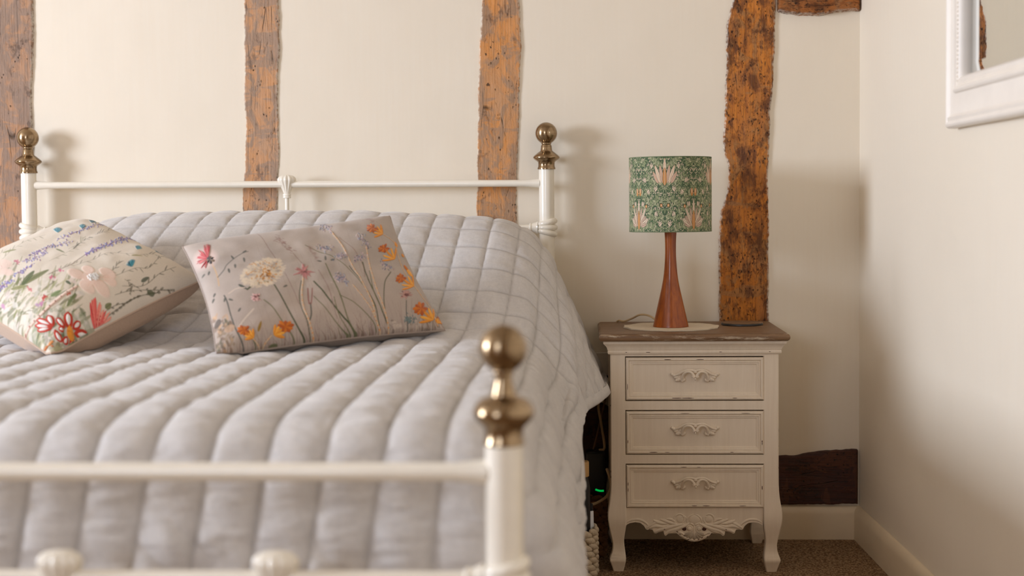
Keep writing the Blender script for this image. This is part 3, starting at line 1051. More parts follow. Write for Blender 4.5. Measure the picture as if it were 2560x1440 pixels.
# ------------------------------------------------------------------ a small painter for cloth prints
class Art:
    def __init__(self, wd, hg, corners, bg, fit=None):
        """corners: drawing coordinates of the cloth's TL, TR, BR, BL corners"""
        self.w, self.h = wd, hg
        self.c = np.ones((hg, wd, 3)) * np.array(bg)
        self.z = np.zeros((hg, wd))
        dst = [(0, 0), (wd, 0), (wd, hg), (0, hg)]
        A = []
        for (x, y), (u, v) in zip(corners, dst):
            A.append([x, y, 1, 0, 0, 0, -u * x, -u * y, -u])
            A.append([0, 0, 0, x, y, 1, -v * x, -v * y, -v])
        self.H = np.linalg.svd(np.array(A))[2][-1].reshape(3, 3)
        self.fit = fit
        a = self.m((0.5 * (corners[0][0] + corners[2][0]), 0.5 * (corners[0][1] + corners[2][1])))
        b = self.m((0.5 * (corners[0][0] + corners[2][0]) + 10, 0.5 * (corners[0][1] + corners[2][1]) + 0))
        self.k = math.hypot(b[0] - a[0], b[1] - a[1]) / 10

    def m(self, p):
        if self.fit:
            u, v = self.fit(p)
            return u * self.w, v * self.h
        q = self.H @ np.array([p[0], p[1], 1.0])
        return q[0] / q[2], q[1] / q[2]

    def _blend(self, x0, x1, y0, y1, mask, col, alpha, relief):
        s = self.c[y0:y1, x0:x1]
        mk = (mask * alpha)[..., None]
        s[:] = s * (1 - mk) + np.array(col) * mk
        if relief: self.z[y0:y1, x0:x1] = np.maximum(self.z[y0:y1, x0:x1], mask * relief)

    def poly(self, pts, col, w=6, alpha=1.0, relief=0.0, taper=None, curve=True, dots=None):
        if curve and len(pts) > 2: pts = smooth_curve(pts, len(pts) * 5)
        P = np.array([self.m(p) for p in pts])
        n = len(P)
        for i in range(n - 1):
            ww = w * self.k / 2
            if taper: ww *= taper[0] + (taper[1] - taper[0]) * i / max(1, n - 2)
            ww = max(ww, 0.6)
            a, b = P[i], P[i + 1]
            x0, x1 = int(max(0, min(a[0], b[0]) - ww - 2)), int(min(self.w, max(a[0], b[0]) + ww + 3))
            y0, y1 = int(max(0, min(a[1], b[1]) - ww - 2)), int(min(self.h, max(a[1], b[1]) + ww + 3))
            if x1 <= x0 or y1 <= y0: continue
            X_, Y_ = np.meshgrid(np.arange(x0, x1), np.arange(y0, y1))
            d = b - a
            t = np.clip(((X_ - a[0]) * d[0] + (Y_ - a[1]) * d[1]) / (d @ d + 1e-9), 0, 1)
            ds_ = np.hypot(X_ - a[0] - t * d[0], Y_ - a[1] - t * d[1])
            self._blend(x0, x1, y0, y1, np.clip(ww - ds_ + 0.5, 0, 1), col, alpha, relief)
        if dots:
            L_ = np.concatenate([[0], np.cumsum(np.hypot(*np.diff(np.array(pts), axis=0).T))])
            for s in np.arange(dots[1] / 2, L_[-1], dots[1]):
                x = np.interp(s, L_, np.array(pts)[:, 0]); y = np.interp(s, L_, np.array(pts)[:, 1])
                self.ell((x, y), w * 0.5, w * 0.32, 0, dots[0], relief=relief)

    def ell(self, c, rx, ry, ang=0, col=(0, 0, 0), alpha=1.0, relief=0.0, soft=0.0):
        c = np.array(self.m(c)); rx *= self.k; ry *= self.k
        R = max(rx, ry) * (1 + soft) + 2
        x0, x1 = int(max(0, c[0] - R)), int(min(self.w, c[0] + R + 1))
        y0, y1 = int(max(0, c[1] - R)), int(min(self.h, c[1] + R + 1))
        if x1 <= x0 or y1 <= y0: return
        X_, Y_ = np.meshgrid(np.arange(x0, x1) - c[0], np.arange(y0, y1) - c[1])
        ca, sa = math.cos(ang), math.sin(ang)
        u, v = (X_ * ca + Y_ * sa) / max(rx, .5), (-X_ * sa + Y_ * ca) / max(ry, .5)
        d = np.hypot(u, v)
        if soft: mk = np.clip((1 + soft - d) / (2 * soft), 0, 1)
        else: mk = np.clip((1 - d) * min(rx, ry) + 0.5, 0, 1)
        self._blend(x0, x1, y0, y1, mk, col, alpha, relief)

    def leaf(self, a, b, w, col, alpha=1.0, relief=0.0, vein=None, edge=None, we=3):
        """lens-shaped leaf from a to b"""
        a_, b_ = np.array(self.m(a)), np.array(self.m(b))
        L_ = np.linalg.norm(b_ - a_) + 1e-6
        W_ = w * self.k / 2
        R = W_ + 2
        x0, x1 = int(max(0, min(a_[0], b_[0]) - R)), int(min(self.w, max(a_[0], b_[0]) + R))
        y0, y1 = int(max(0, min(a_[1], b_[1]) - R)), int(min(self.h, max(a_[1], b_[1]) + R))
        if x1 <= x0 or y1 <= y0: return
        X_, Y_ = np.meshgrid(np.arange(x0, x1) - a_[0], np.arange(y0, y1) - a_[1])
        d = (b_ - a_) / L_
        t = (X_ * d[0] + Y_ * d[1]) / L_
        n = np.abs(-X_ * d[1] + Y_ * d[0])
        prof = W_ * np.sqrt(np.clip(4 * t * (1 - t), 0, 1)) * (1.15 - 0.4 * t)
        ok = (t > 0) & (t < 1)
        if edge is not None:
            self._blend(x0, x1, y0, y1, np.clip(prof + we * self.k - n + 0.5, 0, 1) * ok, edge, alpha, relief)
        self._blend(x0, x1, y0, y1, np.clip(prof - n + 0.5, 0, 1) * ok, col, alpha, relief)
        if vein is not None: self.poly([a, b], vein, max(1.2, w * 0.10), alpha * 0.8, relief, curve=False)

    def sample(self, u, v):
        x = np.clip(u * (self.w - 1), 0, self.w - 1.001); y = np.clip(v * (self.h - 1), 0, self.h - 1.001)
        i, j = x.astype(int), y.astype(int)
        a, b = (x - i), (y - j)
        def g(A):
            aa, bb = (a[..., None], b[..., None]) if A.ndim == 3 else (a, b)
            return (A[j, i] * (1 - aa) + A[j, i + 1] * aa) * (1 - bb) + (A[j + 1, i] * (1 - aa) + A[j + 1, i + 1] * aa) * bb
        return g(self.c), g(self.z)


def jit(c, s=0.08):
    k = 1 + random.uniform(-s, s)
    return tuple(min(1, max(0, x * k)) for x in c)


# --------------------------- art of the grey cushion
def art_right(fit):
    A = Art(1150, 760, [(55, 345), (1905, 70), (2440, 1095), (350, 1380)], lin(180, 167, 156), fit)
    yy, xx = np.mgrid[0:A.h, 0:A.w]
    mott = fbm(xx / 130, yy / 110, 3, 5)[..., None]
    A.c *= 1 + 0.16 * mott
    warm = sstep(250, 760, yy + 60 * fbm(xx / 90, yy / 90, 8, 3))[..., None]
    A.c = A.c * (1 - 0.25 * warm) + np.array(lin(176, 150, 132)) * 0.25 * warm
    G1, G2, G3 = lin(78, 84, 58), lin(106, 108, 74), lin(90, 92, 84)
    TAN, OR = lin(206, 182, 154), lin(226, 150, 84)
    BR, MV = lin(138, 112, 98), lin(150, 124, 118)
    # faint grasses
    for i in range(260):
        x = random.uniform(380, 2400)
        yb = 1370 - (x - 350) / 2090 * 280
        h = random.uniform(80, 330)
        A.poly([(x, yb), (x - 10 + random.uniform(-20, 20), yb - h * .5), (x + random.uniform(-70, 30), yb - h)], jit(random.choice([BR, MV, lin(196, 176, 158), lin(120, 104, 84)]), .15), random.uniform(3, 8), random.uniform(.3, .75), taper=(1, .3))
    for i in range(26):
        x0, y0 = random.uniform(500, 2100), random.uniform(200, 800)
        A.poly([(x0, y0), (x0 + 60, y0 + 160), (x0 + 150, y0 + 420)], BR, 3, .25)
    # left-edge foliage
    for i in range(60):
        x, y = random.uniform(350, 520), random.uniform(1000, 1390)
        A.leaf((x, y), (x + random.uniform(-40, 40), y - random.uniform(20, 70)), 22, jit(random.choice([lin(150, 130, 104), lin(96, 92, 70), lin(196, 160, 124), lin(120, 96, 76)]), .15), .6)
    for i in range(36):
        x, y = random.uniform(1900, 2420), random.uniform(1000, 1110)
        A.ell((x, y), random.uniform(8, 22), random.uniform(6, 16), 0, jit(random.choice([lin(206, 190, 174), lin(186, 170, 156), lin(110, 100, 88)])), .55)
    stems = [
        ([(320, 500), (350, 560), (375, 640), (385, 710)], lin(196, 166, 134), 13), ([(375, 630), (430, 560), (455, 510), (520, 450), (600, 400), (650, 385)], G3, 8),
        ([(430, 800), (455, 850), (490, 960), (530, 1080), (590, 1210), (640, 1380)], G3, 11), ([(885, 690), (950, 800), (1040, 960), (1110, 1100), (1150, 1180), (1190, 1280)], G1, 13),
        ([(790, 820), (860, 870), (920, 950), (990, 1060), (1050, 1160), (1110, 1290)], G2, 9), ([(1128, 650), (1110, 780), (1130, 900), (1180, 1030), (1215, 1250)], G1, 8),
        ([(1210, 850), (1215, 960), (1200, 1020)], G3, 12), ([(1240, 660), (1330, 760), (1420, 880), (1500, 980), (1560, 1060), (1610, 1190)], G1, 15),
        ([(1345, 500), (1400, 620), (1460, 740), (1510, 880), (1550, 1020), (1610, 1180)], G2, 11), ([(1240, 790), (1340, 900), (1440, 1040), (1540, 1200)], G2, 8),
        ([(1420, 800), (1460, 950), (1530, 1100), (1560, 1200)], G2, 7),
        ([(1680, 480), (1720, 620), (1790, 760), (1850, 900), (1910, 1060)], G1, 11), ([(1470, 780), (1600, 840), (1700, 930), (1780, 1030), (1800, 1120)], G2, 8),
        ([(1160, 340), (1280, 390), (1420, 440), (1540, 530), (1640, 640), (1740, 760), (1800, 900)], G2, 7), ([(1470, 260), (1600, 370), (1680, 500), (1700, 620)], BR, 5),
        ([(1930, 580), (1880, 660), (1870, 800), (1880, 900)], G1, 8), ([(1560, 520), (1700, 700), (1790, 860), (1830, 1050)], G1, 9), ([(2070, 830), (2072, 930), (2090, 1090)], G3, 8),
        ([(700, 210), (780, 290), (860, 400), (900, 460)], BR, 5), ([(1050, 400), (1110, 470), (1150, 520)], BR, 5), ([(1740, 560), (1780, 740), (1860, 920)], G2, 7),
        ([(980, 580), (1050, 720), (1110, 860)], MV, 5), ([(1280, 560), (1370, 720), (1420, 900), (1450, 1000)], MV, 6), ([(690, 1170), (720, 1240), (740, 1300)], G2, 8),
    ]
    for p, c_, w_ in stems: A.poly(p, jit(c_, .05), w_, .92)
    for p, w_ in (([(1145, 620), (1132, 760), (1150, 900), (1190, 1010), (1220, 1120), (1240, 1250)], 20), ([(1400, 220), (1480, 310), (1540, 420), (1590, 520), (1650, 620), (1720, 740), (1770, 850), (1790, 960), (1840, 1140)], 20),
                  ([(1590, 690), (1680, 790), (1750, 890), (1800, 1000)], 18), ([(1710, 340), (1740, 500), (1790, 680), (1860, 860), (1900, 1000), (1920, 1140)], 20),
                  ([(1860, 240), (1960, 320), (2000, 470), (2050, 590), (2130, 700), (2200, 800), (2290, 920), (2345, 1080)], 18), ([(770, 1310), (785, 1230), (860, 1140)], 17), ([(690, 1170), (745, 1225), (775, 1260)], 15)):
        A.poly(p, lin(150, 116, 84), w_ - 3, .8, relief=.0006)
        A.poly(p, TAN, w_ - 8, 1, relief=.0012, dots=(OR, 46))
    # small leaves
    for (x, y, a) in ((520, 455, -2.2), (530, 500, 1.5), (470, 545, 1.3), (610, 440, 1.4), (600, 400, -.6), (300, 575, 1.8), (260, 600, 2.2), (350, 780, 1.9), (340, 830, 1.9), (470, 830, .2), (440, 820, 1.8), (560, 930, -1.0), (1000, 690, 2.6), (1310, 480, 3.3), (1390, 470, -.4), (1345, 470, -1.6)):
        A.leaf((x, y), (x + 42 * math.cos(a), y + 42 * math.sin(a)), 20, jit(G3, .1), .9)
    A.leaf((820, 1250), (925, 1215), 34, G2); A.leaf((740, 1110), (770, 1010), 26, lin(150, 116, 52)); A.leaf((560, 690), (640, 735), 26, G3); A.poly([(640, 735), (700, 690), (790, 660), (850, 665)], G1, 16)
    A.poly([(470, 780), (540, 730), (620, 720)], lin(214, 196, 176), 8)
    A.poly([(560, 1080), (620, 990), (700, 900)], lin(214, 198, 180), 14, .6)
    # dandelion clock
    for i in range(260):
        a, r_ = random.uniform(0, 2 * math.pi), math.sqrt(random.random())
        x, y = 785 + 195 * r_ * math.cos(a) - 20 * r_ * math.sin(a), 580 + 125 * r_ * math.sin(a) - 30 * r_ * math.cos(a)
        A.ell((x, y), random.uniform(12, 26), random.uniform(8, 18), a, jit(lin(222, 204, 178), .06), .5)
    for i in range(90):
        a, r_ = random.uniform(0, 2 * math.pi), math.sqrt(random.random())
        A.ell((790 + 165 * r_ * math.cos(a), 570 + 105 * r_ * math.sin(a)), 10, 5, a, lin(206, 150, 88), .75)
    for i in range(30): A.ell((815 + random.gauss(0, 26), 590 + random.gauss(0, 18)), 14, 7, random.random() * 3, jit(random.choice([lin(150, 98, 48), lin(206, 140, 50)])), .8)
    # radial pink flower heads
    for (cx, cy, R, n, c_) in ((1150, 570, 110, 40, lin(180, 120, 116)), (725, 800, 58, 26, lin(214, 168, 162)), (2065, 785, 62, 26, lin(176, 134, 124))):
        for i in range(n):
            a = random.uniform(-math.pi, math.pi)
            r_ = R * random.uniform(.5, 1.05)
            A.leaf((cx, cy), (cx + r_ * math.cos(a), cy + r_ * .68 * math.sin(a)), 15, jit(c_, .22), .9, relief=.0008)
        for i in range(10): A.ell((cx + random.gauss(0, 14), cy + random.gauss(0, 10)), 9, 7, 0, jit(lin(112, 68, 66), .2), .8, relief=.001)
    # lavender-blue clusters
    for (cx, cy, ln, an) in ((1350, 185, 120, .35), (1340, 355, 120, .05), (1490, 425, 110, -.25), (1500, 640, 130, .6), (1690, 300, 120, .7), (1650, 440, 90, -.4), (1890, 520, 120, .6), (2100, 990, 90, .2), (1470, 640, 60, .1)):
        for i in range(44):
            t = random.uniform(-.5, .5)
            x, y = cx + t * ln * math.cos(an) + random.gauss(0, 14), cy + t * ln * math.sin(an) + random.gauss(0, 14)
            a = random.uniform(0, 6.3)
            A.leaf((x, y), (x + 22 * math.cos(a), y + 22 * math.sin(a)), 9, jit(random.choice([lin(120, 122, 142), lin(172, 146, 150), lin(206, 182, 178), lin(92, 98, 118), lin(152, 160, 176)]), .1) if cy < 950 else jit(lin(108, 124, 122), .15), .85, relief=.0007)
    # brown seed head
    for (cx, cy, dx, dy, al) in ((980, 335, 75, 55, .6), (1720, 100, 60, 25, .45), (1230, 400, 40, 60, .3)):
        for i in range(60):
            t = random.uniform(-1, 1)
            A.ell((cx + t * dx + random.gauss(0, 13), cy + t * dy + random.gauss(0, 10)), 12, 5, .6, jit(lin(146, 116, 106), .12), al)
    # thistle halo, drawn in paint; its threads are raised stitches
    A.ell((265, 455), 95, 120, .2, lin(226, 200, 190), .7, soft=.25)
    A.poly([(1185, 720), (1190, 800), (1200, 860)], lin(146, 92, 84), 12, .8); A.poly([(1225, 720), (1222, 800), (1215, 860)], lin(146, 92, 84), 10, .8)
    A.ell((375, 1045), 26, 40, .3, lin(92, 84, 78), .8); A.ell((480, 1090), 44, 36, 0, lin(196, 162, 132), .7)
    return A


# --------------------------- art of the cream cushion
def art_left(fit):
    A = Art(900, 900, [(705, 165), (1660, 670), (430, 1305), (-520, 790)], lin(218, 207, 190), fit)
    yy, xx = np.mgrid[0:A.h, 0:A.w]
    A.c *= 1 + 0.05 * fbm(xx / 90, yy / 90, 21, 4)[..., None]
    G = [lin(118, 122, 78), lin(150, 150, 104), lin(92, 104, 66), lin(174, 168, 128), lin(132, 128, 96)]
    # soft green ground toward the lower left
    for i in range(420):
        t = random.random()
        x, y = random.uniform(-480, 640), random.uniform(640, 1290)
        if y > 1290 - abs(x - 430) * .5 + 30: continue
        a = random.uniform(-2.0, -1.0) + .5
        L_ = random.uniform(40, 170)
        A.leaf((x, y), (x + L_ * math.cos(a), y + L_ * math.sin(a)), random.uniform(9, 30), jit(random.choice(G), .18), random.uniform(.35, .8))
    for i in range(150):
        x, y = random.uniform(-300, 700), random.uniform(620, 1200)
        A.ell((x, y), random.uniform(10, 34), random.uniform(8, 20), random.random() * 3, jit(random.choice([lin(224, 218, 206), lin(206, 200, 190), lin(226, 208, 200)]), .04), random.uniform(.4, .8))
    for i in range(60):
        x, y = random.uniform(280, 720), random.uniform(900, 1180)
        A.ell((x, y), random.uniform(10, 36), random.uniform(8, 24), 0, jit(random.choice([lin(128, 136, 110), lin(98, 108, 76), lin(160, 164, 140)]), .15), .5)
    # sprigs of thin leaves
    def sprig(p, n, ln, c_, w_=10, al=.8):
        A.poly(p, c_, 4, al)
        Q = smooth_curve(p, n * 2)
        for i in range(1, len(Q) - 1):
            d = Q[i + 1] - Q[i - 1]; a = math.atan2(d[1], d[0]) + random.choice([-1, 1]) * random.uniform(.4, .8)
            L_ = ln * random.uniform(.6, 1.2)
            A.leaf(Q[i], (Q[i][0] + L_ * math.cos(a), Q[i][1] + L_ * math.sin(a)), w_, jit(c_, .15), al)
    dk = lin(98, 92, 74)
    for p in ([(20, 520), (110, 440), (230, 360), (380, 310)], [(380, 610), (540, 540), (640, 500)], [(400, 500), (560, 420), (660, 350), (680, 310)], [(560, 400), (700, 330), (740, 310)], [(780, 300), (860, 280), (940, 250)],
              [(600, 530), (760, 480), (900, 440), (1100, 470)], [(940, 610), (1100, 560), (1220, 560), (1330, 480)], [(1000, 700), (1160, 690), (1300, 600), (1440, 570)], [(940, 780), (1080, 740), (1250, 720), (1420, 690)],
              [(870, 900), (960, 870), (1090, 880), (1250, 780), (1300, 720)], [(880, 940), (1020, 900), (1160, 830)], [(1020, 640), (1080, 690), (1060, 780)], [(-100, 640), (60, 560), (200, 500)], [(100, 820), (160, 700), (200, 640)],
              [(840, 620), (930, 560), (980, 500)], [(1150, 480), (1260, 470), (1380, 500)], [(160, 960), (300, 860), (420, 800)], [(60, 860), (130, 760), (200, 700)], [(-300, 700), (-120, 560), (60, 430)]):
        sprig(p, 5, 40, dk if p[0][0] > 550 else G[4], 9, .7)
    for (a, b, w_, c_) in (((190, 680), (400, 570), 70, G[0]), ((180, 690), (280, 580), 60, G[2]), ((90, 720), (230, 690), 40, G[1]), ((1155, 655), (1215, 620), 26, lin(96, 104, 90)), ((1205, 760), (1270, 800), 26, lin(92, 98, 76)),
                           ((650, 350), (600, 400), 16, dk), ((460, 400), (530, 430), 22, G[0]), ((420, 790), (500, 740), 46, lin(120, 142, 90)), ((540, 660), (580, 690), 30, lin(80, 96, 70)), ((860, 880), (910, 850), 30, G[0]), ((550, 870), (620, 760), 30, lin(110, 124, 74)), ((60, 1190), (150, 1130), 60, G[2]), ((30, 460), (140, 440), 46, G[1]), ((1080, 480), (1170, 490), 22, G[3])):
        A.leaf(a, b, w_, c_, .9, vein=lin(80, 84, 52))
    # lavender spikes
    PU = [lin(122, 106, 164), lin(142, 130, 184), lin(116, 124, 176), lin(136, 92, 146), lin(144, 150, 196)]
    def lav(p, n, sp, sz):
        A.poly(p, lin(128, 84, 110), 6, .9)
        Q = smooth_curve(p, n)
        for q in Q:
            for k in range(2):
                x, y = q[0] + random.gauss(0, sp), q[1] + random.gauss(0, sp * .8)
                a = random.uniform(0, 6.3)
                A.leaf((x, y), (x + sz * math.cos(a), y + sz * math.sin(a)), sz * .7, jit(random.choice(PU), .12), .9, relief=.0007)
    lav([(690, 440), (830, 390), (950, 350), (1080, 325), (1245, 312)], 62, 10, 20)
    A.poly([(700, 440), (620, 495), (540, 545), (400, 605)], lin(110, 82, 74), 7, .9)
    lav([(480, 335), (600, 290), (740, 245), (870, 215)], 34, 6, 14)
    lav([(240, 460), (340, 420), (460, 380), (580, 348)], 28, 8, 15)
    lav([(200, 515), (290, 480), (390, 435)], 18, 9, 16)
    lav([(110, 620), (190, 580), (270, 540)], 16, 8, 16)
    lav([(-20, 740), (40, 690), (100, 660)], 15, 9, 16)
    lav([(-260, 720), (-120, 640), (0, 560)], 22, 9, 16)
    # pink blossoms
    for (x, y, rx, ry) in ((620, 600, 80, 55), (720, 560, 60, 45), (880, 590, 75, 50), (900, 655, 60, 45), (830, 715, 85, 52), (710, 705, 80, 50), (740, 640, 90, 60)):
        A.ell((x, y), rx, ry, random.uniform(-.3, .3), jit(lin(232, 204, 188), .02), .85, soft=.12, relief=.001)
    for i in range(50):
        a = random.uniform(0, 6.3)
        A.poly([(765 + 50 * math.cos(a), 635 + 34 * math.sin(a)), (765 + 130 * math.cos(a), 635 + 80 * math.sin(a))], jit(lin(226, 190, 172), .03), 6, .35)
    for (x, y, rx, ry) in ((40, 540, 90, 50), (10, 590, 80, 60), (70, 600, 60, 40), (-60, 560, 70, 50)):
        A.ell((x, y), rx, ry, 0, lin(232, 206, 192), .8, soft=.15)
    # teal butterflies
    for (x, y, a, s) in ((1125, 420, .3, 1), (1280, 420, .5, 1.1), (1078, 525, -.5, 1.25), (755, 198, .1, 1), (680, 240, -.1, .9), (480, 270, -.2, 1.2)):
        for k in range(9):
            b = a + (k - 4) * .22 - 1.4
            A.leaf((x, y + 18 * s), (x + 42 * s * math.cos(b), y + 18 * s + 36 * s * math.sin(b)), 11 * s, jit(random.choice([lin(48, 120, 138), lin(76, 150, 164), lin(30, 84, 104)]), .12), .95, relief=.001)
    # coloured dabs
    for (x, y, c_) in ((370, 790, lin(178, 66, 60)), (355, 800, lin(186, 80, 70)), (240, 720, lin(196, 116, 116)), (425, 630, lin(200, 104, 130)), (500, 576, lin(206, 112, 140)), (145, 510, lin(196, 110, 130)), (310, 855, lin(184, 150, 176)), (560, 765, lin(196, 90, 70)), (30, 870, lin(196, 150, 176)), (345, 845, lin(190, 130, 160))):
        for k in range(6): A.ell((x + random.gauss(0, 12), y + random.gauss(0, 8)), 14, 8, random.random(), jit(c_, .1), .8)
    A.ell((1000, 262), 40, 8, .1, lin(226, 186, 130), .6); A.ell((940, 255), 20, 7, .1, lin(226, 186, 130), .6)
    # raised couched stem
    A.poly([(625, 708), (520, 780), (420, 860), (330, 955), (240, 1060), (180, 1150), (135, 1235)], lin(206, 170, 150), 26, 1, relief=.0012)
    A.poly([(625, 708), (520, 780), (420, 860), (330, 955), (240, 1060), (180, 1150), (135, 1235)], lin(232, 206, 190), 16, 1, relief=.002, dots=(lin(150, 92, 76), 60))
    return A


def fringe_uv(Art_, p):
    x, y = Art_.m(p)
    return x / Art_.w, y / Art_.h


class Cushion:
    def __init__(self, name, label, corners, hf, hb, art, back_mat, pinch=0.05, res=(560, 380), group=None, edge_pow=0.42, view=(0, 0, 1)):
        self.c = [np.array(tuple(p)) for p in corners]      # TL, TR, BR, BL
        TL, TR, BR, BL = self.c
        n = np.cross(TR - TL, TL - BL)
        n = np.cross((TR + BR - TL - BL), (TL + TR - BL - BR))
        n /= np.linalg.norm(n)
        if n[1] > 0: n = -n
        self.n, self.hf, self.hb, self.pinch, self.ep = n, hf, hb, pinch, edge_pow + max(0, hf - 0.06) * 5
        art = art(self.make_fit(*view))
        self.art = art
        self.root = empty(name, tuple(sum(self.c) / 4), label, 'cushion', group)
        K, R = res
        su = 0.5 - 0.5 * np.cos(np.pi * np.linspace(0, 1, K)) * 0.5 - 0.5 * (0.5 - np.linspace(0, 1, K))
        sv = 0.5 - 0.5 * np.cos(np.pi * np.linspace(0, 1, R)) * 0.5 - 0.5 * (0.5 - np.linspace(0, 1, R))
        su = (su - su[0]) / (su[-1] - su[0]); sv = (sv - sv[0]) / (sv[-1] - sv[0])
        u, v = np.meshgrid(su, sv)
        P = self.surf(u, v, 1)
        col, rel = art.sample(u, v)
        gu, gv = np.gradient(P, axis=1), np.gradient(P, axis=0)
        N = np.cross(gu, gv); N /= np.linalg.norm(N, axis=2, keepdims=True) + 1e-12
        if (N[R // 2, K // 2] @ n) < 0: N = -N
        P = P + N * rel[..., None]
        link('front_cover', grid_mesh('front_cover', P, col=col), M_PRINT, self.root)
        u2, v2 = np.meshgrid(np.linspace(0, 1, 120), np.linspace(0, 1, 90))
        B = self.surf(u2, v2, -1)
        link('back_cover', grid_mesh('back_cover', B), back_mat, self.root)
        # seam piping round the edge
        e = np.linspace(0, 1, 90)
        ring = np.vstack([self.surf(e, 0 * e, 1), self.surf(0 * e + 1, e, 1)[1:], self.surf(e[::-1], 0 * e + 1, 1)[1:], self.surf(0 * e, e[::-1], 1)[1:]])
        m = MB(); m.tube(ring, 0.0022, 8, cap=False); m.build('seam', back_mat, self.root)

    def surf(self, u, v, side):
        u, v = np.asarray(u, float), np.asarray(v, float)
        TL, TR, BR, BL = self.c
        p = self.pinch
        cu, cv = 4 * v * (1 - v), 4 * u * (1 - u)
        uu = u + p * cu * (0.5 - u)       # sides curve inward between the corners
        vv = v + p * cv * (0.5 - v)
        uu, vv = uu[..., None], vv[..., None]
        P = (TL * (1 - uu) + TR * uu) * (1 - vv) + (BL * (1 - uu) + BR * uu) * vv
        e = (1 - np.abs(2 * u - 1) ** 3.2) * (1 - np.abs(2 * v - 1) ** 3.2)
        h = np.clip(e, 0, 1) ** self.ep
        wr = fbm(u * 5, v * 4, 91, 3) * 0.012 * h * (1 - 0.3 * h)
        # soft puckers running in from the seams
        pk = np.sin(u * 46 + 3 * fbm(u * 3, v * 3, 17, 2)) * 0.0016 * np.exp(-np.minimum(v, 1 - v) / 0.07) * h
        if side > 0:
            P = P + self.n * ((self.hf * h + wr + pk)[..., None])
        else:
            hb_ = np.clip(e, 0, 1) ** 0.34
            P = P - self.n * ((self.hb * hb_ + wr * .5)[..., None])
        lim = cloth_z(P[..., 0], P[..., 1]) + (0.0015 if side < 0 else 0.005)
        ok = lim > 0.3
        P[..., 2] = np.where(ok, np.maximum(P[..., 2], lim), P[..., 2])
        return P

    def make_fit(self, ox, oy, k):
        """where a motif measured on the cushion as it lies falls on the flat cloth"""
        u, v = np.meshgrid(np.linspace(0, 1, 60), np.linspace(0, 1, 60))
        P = self.surf(u, v, 1).reshape(-1, 3) - CAM
        d = P @ np.array(fw)
        X_ = (PX + F * (P @ np.array(rt2)) / d - ox) * k / 1000
        Y_ = (PY - F * (P @ np.array(up2)) / d - oy) * k / 1000
        DEG = 5
        B = lambda x, y: np.stack([x ** i * y ** j for i in range(DEG + 1) for j in range(DEG + 1 - i)], -1)
        cu = np.linalg.lstsq(B(X_, Y_), u.ravel(), rcond=None)[0]
        cv = np.linalg.lstsq(B(X_, Y_), v.ravel(), rcond=None)[0]

        def f(p):
            b = B(p[0] / 1000, p[1] / 1000)
            return float(np.clip(b @ cu, -.3, 1.3)), float(np.clip(b @ cv, -.3, 1.3))
        return f

    def stitch(self, name, petals, lift=0.0012):
        """raised satin-stitch petals; each (a, b, width, colour) in drawing coordinates"""
        UV, Lf, Fc_, CO = [], [], [], []
        NL, NC = 8, 5
        for a, b, w_, col in petals:
            a, b = np.array(a, float), np.array(b, float)
            d = b - a; L_ = np.linalg.norm(d) + 1e-9; nn = np.array([-d[1], d[0]]) / L_
            base = len(UV)
            for i in range(NL):
                t = i / (NL - 1)
                hw = w_ / 2 * math.sqrt(max(0.03, 4 * t * (1 - t))) * (0.8 + 0.35 * t)
                for j in range(NC):
                    s = j / (NC - 1) * 2 - 1
                    p = a + d * t + nn * hw * s
                    UV.append(fringe_uv(self.art, p))
                    Lf.append(lift * (1 - s * s) * (0.4 + 2.4 * t * (1 - t)) + 0.0007)
                    CO.append(jit(col, .10))
            for i in range(NL - 1):
                for j in range(NC - 1):
                    k = base + i * NC + j
                    Fc_.append((k, k + 1, k + NC + 1, k + NC))
        UV = np.clip(np.array(UV), 0.002, 0.998); u, v = UV[:, 0], UV[:, 1]
        e = 0.0015
        ga = self.surf(u + e, v, 1) - self.surf(u - e, v, 1)
        gb = self.surf(u, v + e, 1) - self.surf(u, v - e, 1)
        n = np.cross(ga, gb); n /= np.linalg.norm(n, axis=1, keepdims=True) + 1e-12
        n *= np.sign(n @ self.n)[:, None]
        V = self.surf(u, v, 1) + n * np.array(Lf)[:, None]
        me = bpy.data.meshes.new(name)
        me.from_pydata([tuple(x) for x in V], [], Fc_)
        at = me.color_attributes.new('print', 'FLOAT_COLOR', 'POINT')
        at.data.foreach_set('color', np.array([(*c_, 1) for c_ in CO], np.float32).ravel())
        return link(name, me, M_STITCH, self.root, True)


yof = lambda D: D - 3.86
cr_corners = [W(457, 617, yof(3.02)), W(974, 541, yof(3.19)), W(1112, 826, yof(3.06)), W(542, 893, yof(2.80))]
cush_r = Cushion('cushion', 'grey rectangular cushion with embroidered wildflowers, leaning at the centre of the bed', cr_corners, 0.056, 0.060, art_right, M_CUSH_BACK2, 0.055, (560, 370), view=(440, 520, 3.6))
cl_corners = [W(215, 556, yof(3.30)), W(508, 700, yof(3.08)), W(128, 893, yof(2.80))]
cl_corners.append(cl_corners[0] + cl_corners[2] - cl_corners[1])
cush_l = Cushion('cushion', 'cream square cushion with lavender and red flowers, lying at the left of the bed', cl_corners, 0.085, 0.085, art_left, M_CUSH_BACK, 0.05, (460, 460), view=(0, 500, 3.2727))

O1, O2, Y1, Y2 = lin(206, 114, 26), lin(180, 86, 18), lin(240, 168, 60), lin(226, 144, 40)


